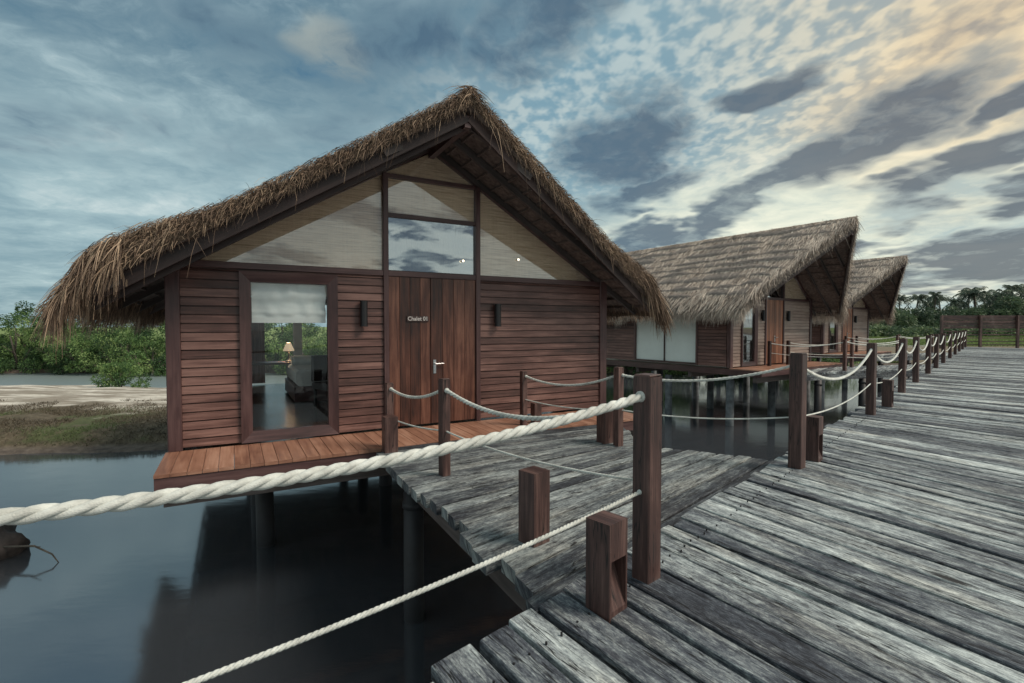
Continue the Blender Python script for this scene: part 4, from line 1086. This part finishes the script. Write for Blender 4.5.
lo = bpy.data.objects.new('table_lamp_light', ld); C.objects.link(lo); lo.parent = lm; lo.location = (0, 0, .34)

# ------------------------------------------------------------------ world
w = bpy.data.worlds.new('World'); S.world = w; w.use_nodes = True; nt = w.node_tree; nt.nodes.clear()
out = nt.nodes.new('ShaderNodeOutputWorld'); bg = nt.nodes.new('ShaderNodeBackground'); nt.links.new(bg.outputs[0], out.inputs[0])
sky = nt.nodes.new('ShaderNodeTexSky'); sky.sky_type = 'NISHITA'; sky.sun_disc = False
SUN_AZ, SUN_EL = R(105), R(48)         # azimuth clockwise from +Y
sky.sun_elevation = SUN_EL; sky.sun_rotation = SUN_AZ
tc = nt.nodes.new('ShaderNodeTexCoord').outputs['Generated']
sx = nt.nodes.new('ShaderNodeSeparateXYZ'); nt.links.new(tc, sx.inputs[0]); X, Y, Z = sx.outputs
az0 = M(nt, 'ARCTAN2', X, Y); hy = M(nt, 'SQRT', M(nt, 'ADD', M(nt, 'MULTIPLY', X, X), M(nt, 'MULTIPLY', Y, Y)))
el0 = M(nt, 'DIVIDE', Z, M(nt, 'MAXIMUM', hy, .02))
zc = M(nt, 'ADD', M(nt, 'MAXIMUM', Z, 0), .13)
PX, PY = M(nt, 'DIVIDE', X, zc), M(nt, 'DIVIDE', Y, zc)
cb = nt.nodes.new('ShaderNodeCombineXYZ'); nt.links.new(PX, cb.inputs[0]); nt.links.new(PY, cb.inputs[1]); P = cb.outputs[0]
wob = noisen(nt, P, 1.3, 4, .62); wobs = nt.nodes.new('ShaderNodeSeparateColor'); nt.links.new(wob.outputs['Color'], wobs.inputs[0])
wr, wg = M(nt, 'SUBTRACT', wobs.outputs[0], .5), M(nt, 'SUBTRACT', wobs.outputs[1], .5)
az = M(nt, 'ADD', az0, M(nt, 'MULTIPLY', wr, .30)); el = M(nt, 'ADD', el0, M(nt, 'MULTIPLY', wg, .22))
cae = nt.nodes.new('ShaderNodeCombineXYZ'); nt.links.new(az, cae.inputs[0]); nt.links.new(el, cae.inputs[1])
def ell(px, py, rx, ry, ang, soft=.6, raw=False):
    a = math.atan2(px - 512, FPX); e = (HOR - py) * math.cos(a) / FPX
    k_ = 1.45
    mp = nt.nodes.new('ShaderNodeMapping'); mp.vector_type = 'TEXTURE'; nt.links.new(cae.outputs[0], mp.inputs[0])
    mp.inputs['Location'].default_value = (a, e, 0); mp.inputs['Rotation'].default_value = (0, 0, R(ang))
    mp.inputs['Scale'].default_value = (k_ * rx / FPX * math.cos(a) ** 1.5, k_ * ry / FPX * math.cos(a), 1)
    g_ = nt.nodes.new('ShaderNodeTexGradient'); g_.gradient_type = 'SPHERICAL'; nt.links.new(mp.outputs[0], g_.inputs[0])
    return g_.outputs['Fac'] if raw else sstep(nt, g_.outputs['Fac'], .02, .62)
def lin(r, g, b): return tuple(((c / 255) / 12.92 if c / 255 < .04045 else ((c / 255 + .055) / 1.055) ** 2.4) for c in (r, g, b))
# base: blue high left, paler low, bright to the right
base = mixc(nt, sstep(nt, el0, .0, .62), lin(146, 180, 186), lin(66, 114, 144))
right = M(nt, 'MULTIPLY', sstep(nt, az0, -.1, .75), sstep(nt, az0, 2.9, 1.9))
base = mixc(nt, right, base, mixc(nt, sstep(nt, el0, 0, .6), lin(196, 212, 204), lin(112, 152, 172)))
warp = nt.nodes.new('ShaderNodeVectorMath'); warp.operation = 'MULTIPLY_ADD'; nt.links.new(wob.outputs['Color'], warp.inputs[0]); warp.inputs[1].default_value = (.45, .45, 0); nt.links.new(P, warp.inputs[2])
PW = warp.outputs[0]
n_lo = noisen(nt, scaled(nt, PW, (.8, 1.0, 1)), 1.3, 7, .6).outputs[0]
n_mid = noisen(nt, scaled(nt, PW, (1.0, .8, 1)), 3.0, 7, .66).outputs[0]
n_hi = noisen(nt, scaled(nt, P, (1.0, .75, 1)), 19, 2, .5, .15).outputs[0]
rowm = nt.nodes.new('ShaderNodeMapping'); rowm.inputs['Rotation'].default_value = (0, 0, R(28)); rowm.inputs['Scale'].default_value = (1.0, .42, 1); nt.links.new(PW, rowm.inputs[0])
n_row = noisen(nt, rowm.outputs[0], 6.5, 3, .55).outputs[0]
# heavy textured grey-blue cloud over the left and top
cl = M(nt, 'ADD', M(nt, 'MULTIPLY', n_lo, .6), M(nt, 'MULTIPLY', n_mid, .4))
veil_l = ramp(nt, cl, [(.36, lin(54, 96, 126)), (.44, lin(76, 108, 128)), (.50, lin(98, 125, 140)), (.56, lin(130, 154, 165)), (.64, lin(174, 194, 198))])
veil_low = ramp(nt, cl, [(.38, lin(112, 142, 154)), (.47, lin(132, 158, 167)), (.55, lin(152, 176, 182)), (.63, lin(182, 198, 200))])
veil_r = ramp(nt, cl, [(.36, lin(120, 150, 164)), (.48, lin(148, 168, 172)), (.56, lin(180, 190, 184)), (.66, lin(212, 212, 198))])
left = mixc(nt, sstep(nt, el0, .22, .55), veil_low, veil_l)
col = mixc(nt, right, left, veil_r)
# altocumulus: many small soft lumps
region = M(nt, 'MAXIMUM', ell(680, 70, 260, 120, 8, .8), ell(900, 40, 260, 110, 5, .8))
puff = sstep(nt, M(nt, 'ADD', M(nt, 'MULTIPLY', n_hi, .68), M(nt, 'MULTIPLY', n_row, .32)), .40, .60)
puffc = mixc(nt, sstep(nt, az0, .2, .75), lin(172, 188, 190), lin(222, 208, 178))
skyc = mixc(nt, sstep(nt, az0, .2, .75), lin(116, 150, 166), lin(158, 162, 158))
lump = mixc(nt, puff, skyc, puffc)
col = mixc(nt, M(nt, 'MULTIPLY', region, .85), col, lump)
glow2 = M(nt, 'MAXIMUM', ell(960, 225, 250, 85, 12, .9), ell(740, 235, 200, 75, 15, .9))
col = mixc(nt, M(nt, 'MULTIPLY', glow2, .85), col, ramp(nt, cl, [(.40, lin(176, 190, 186)), (.52, lin(218, 222, 204)), (.62, lin(242, 240, 218))]))
glow = ell(1010, 50, 200, 110, 30, .9)
col = mixc(nt, M(nt, 'MULTIPLY', glow, .42), col, ramp(nt, n_mid, [(.38, lin(158, 132, 104)), (.6, lin(234, 204, 154))]))
col = mixc(nt, M(nt, 'MULTIPLY', M(nt, 'MULTIPLY', ell(328, 50, 26, 34, 60, .9), sstep(nt, n_mid, .36, .56)), .55), col, lin(200, 194, 170))
# dark cloud banks
dk = None
for args in ((620, 138, 60, 44, 20), (530, 30, 90, 44, 35), (765, 182, 130, 22, 32), (885, 122, 100, 30, 30), (955, 168, 95, 20, 17), (762, 92, 45, 13, 10), (985, 262, 110, 26, 6),
             (640, 192, 55, 17, 20), (1025, 195, 40, 20, 10), (1000, 92, 60, 14, 25), (420, 45, 130, 60, 15), (60, 120, 170, 34, 12), (240, 40, 150, 30, -5), (320, 130, 130, 24, 22), (660, 232, 70, 15, 15), (800, 258, 70, 14, 10)):
    e_ = ell(*args, raw=True); wt = .40 if args[0] < 350 else (.6 if args[0] < 450 else 1)
    if wt != 1: e_ = M(nt, 'MULTIPLY', e_, wt)
    dk = e_ if dk is None else M(nt, 'MAXIMUM', dk, e_)
dk = M(nt, 'MULTIPLY', dk, 1.7, clamp=True)
out_f = sstep(nt, M(nt, 'ABSOLUTE', az0), .85, 1.15)
dk = M(nt, 'MAXIMUM', dk, M(nt, 'MULTIPLY', sstep(nt, n_lo, .48, .60), out_f))
dk2 = M(nt, 'ADD', dk, M(nt, 'MULTIPLY', M(nt, 'SUBTRACT', n_mid, .5), 2.0))
dk2 = M(nt, 'ADD', dk2, M(nt, 'MULTIPLY', M(nt, 'SUBTRACT', n_row, .5), .7))
dm_ = M(nt, 'MULTIPLY', sstep(nt, dk2, -.15, 1.05), sstep(nt, dk, .0, .45))
dkc = mixc(nt, right, ramp(nt, dk2, [(.2, lin(122, 146, 156)), (.7, lin(92, 118, 134)), (1.0, lin(72, 98, 118))]), ramp(nt, dk2, [(.15, lin(158, 168, 166)), (.6, lin(126, 136, 140)), (1.15, lin(90, 99, 108))]))
col = mixc(nt, M(nt, 'MULTIPLY', dm_, .92), col, dkc)
col = mixc(nt, M(nt, 'MULTIPLY', M(nt, 'MULTIPLY', out_f, M(nt, 'SUBTRACT', 1.0, dm_)), .6), col, lin(210, 218, 210))
mulS = mixc(nt, 1.0, col, (10.6, 10.5, 10.3), 'MULTIPLY')
fin = mixc(nt, .05, mulS, sky.outputs[0])
# ENDMIX
w.cycles.sampling_method = 'MANUAL'; w.cycles.sample_map_resolution = 256
nt.links.new(fin, bg.inputs[0]); bg.inputs[1].default_value = .1
sl = bpy.data.lights.new('sun', 'SUN'); sl.energy = 2.7; sl.angle = R(22); sl.color = (1, .87, .73)
so = bpy.data.objects.new('sun', sl); C.objects.link(so)
dv = Vector((math.sin(SUN_AZ) * math.cos(SUN_EL), math.cos(SUN_AZ) * math.cos(SUN_EL), math.sin(SUN_EL)))
so.rotation_euler = dv.to_track_quat('Z', 'Y').to_euler()

# ------------------------------------------------------------------ camera
cam = bpy.data.cameras.new('camera'); co = bpy.data.objects.new('camera', cam); C.objects.link(co); S.camera = co
co.location = (0, 0, CAMH); cam.sensor_width = 36; cam.lens = FPX / 1024 * 36; cam.clip_end = 3000; cam.clip_start = .05
co.rotation_euler = (R(90) - math.atan((341.5 - HOR) / FPX), 0, 0)
S.render.engine = 'CYCLES'; S.render.resolution_x = 1024; S.render.resolution_y = 683
S.cycles.transparent_max_bounces = 16
S.view_settings.view_transform = 'Standard'; S.view_settings.look = 'None'; S.view_settings.gamma = 1; S.view_settings.exposure = 0.22
S.cycles.max_bounces = 6; S.cycles.diffuse_bounces = 3; S.cycles.glossy_bounces = 3
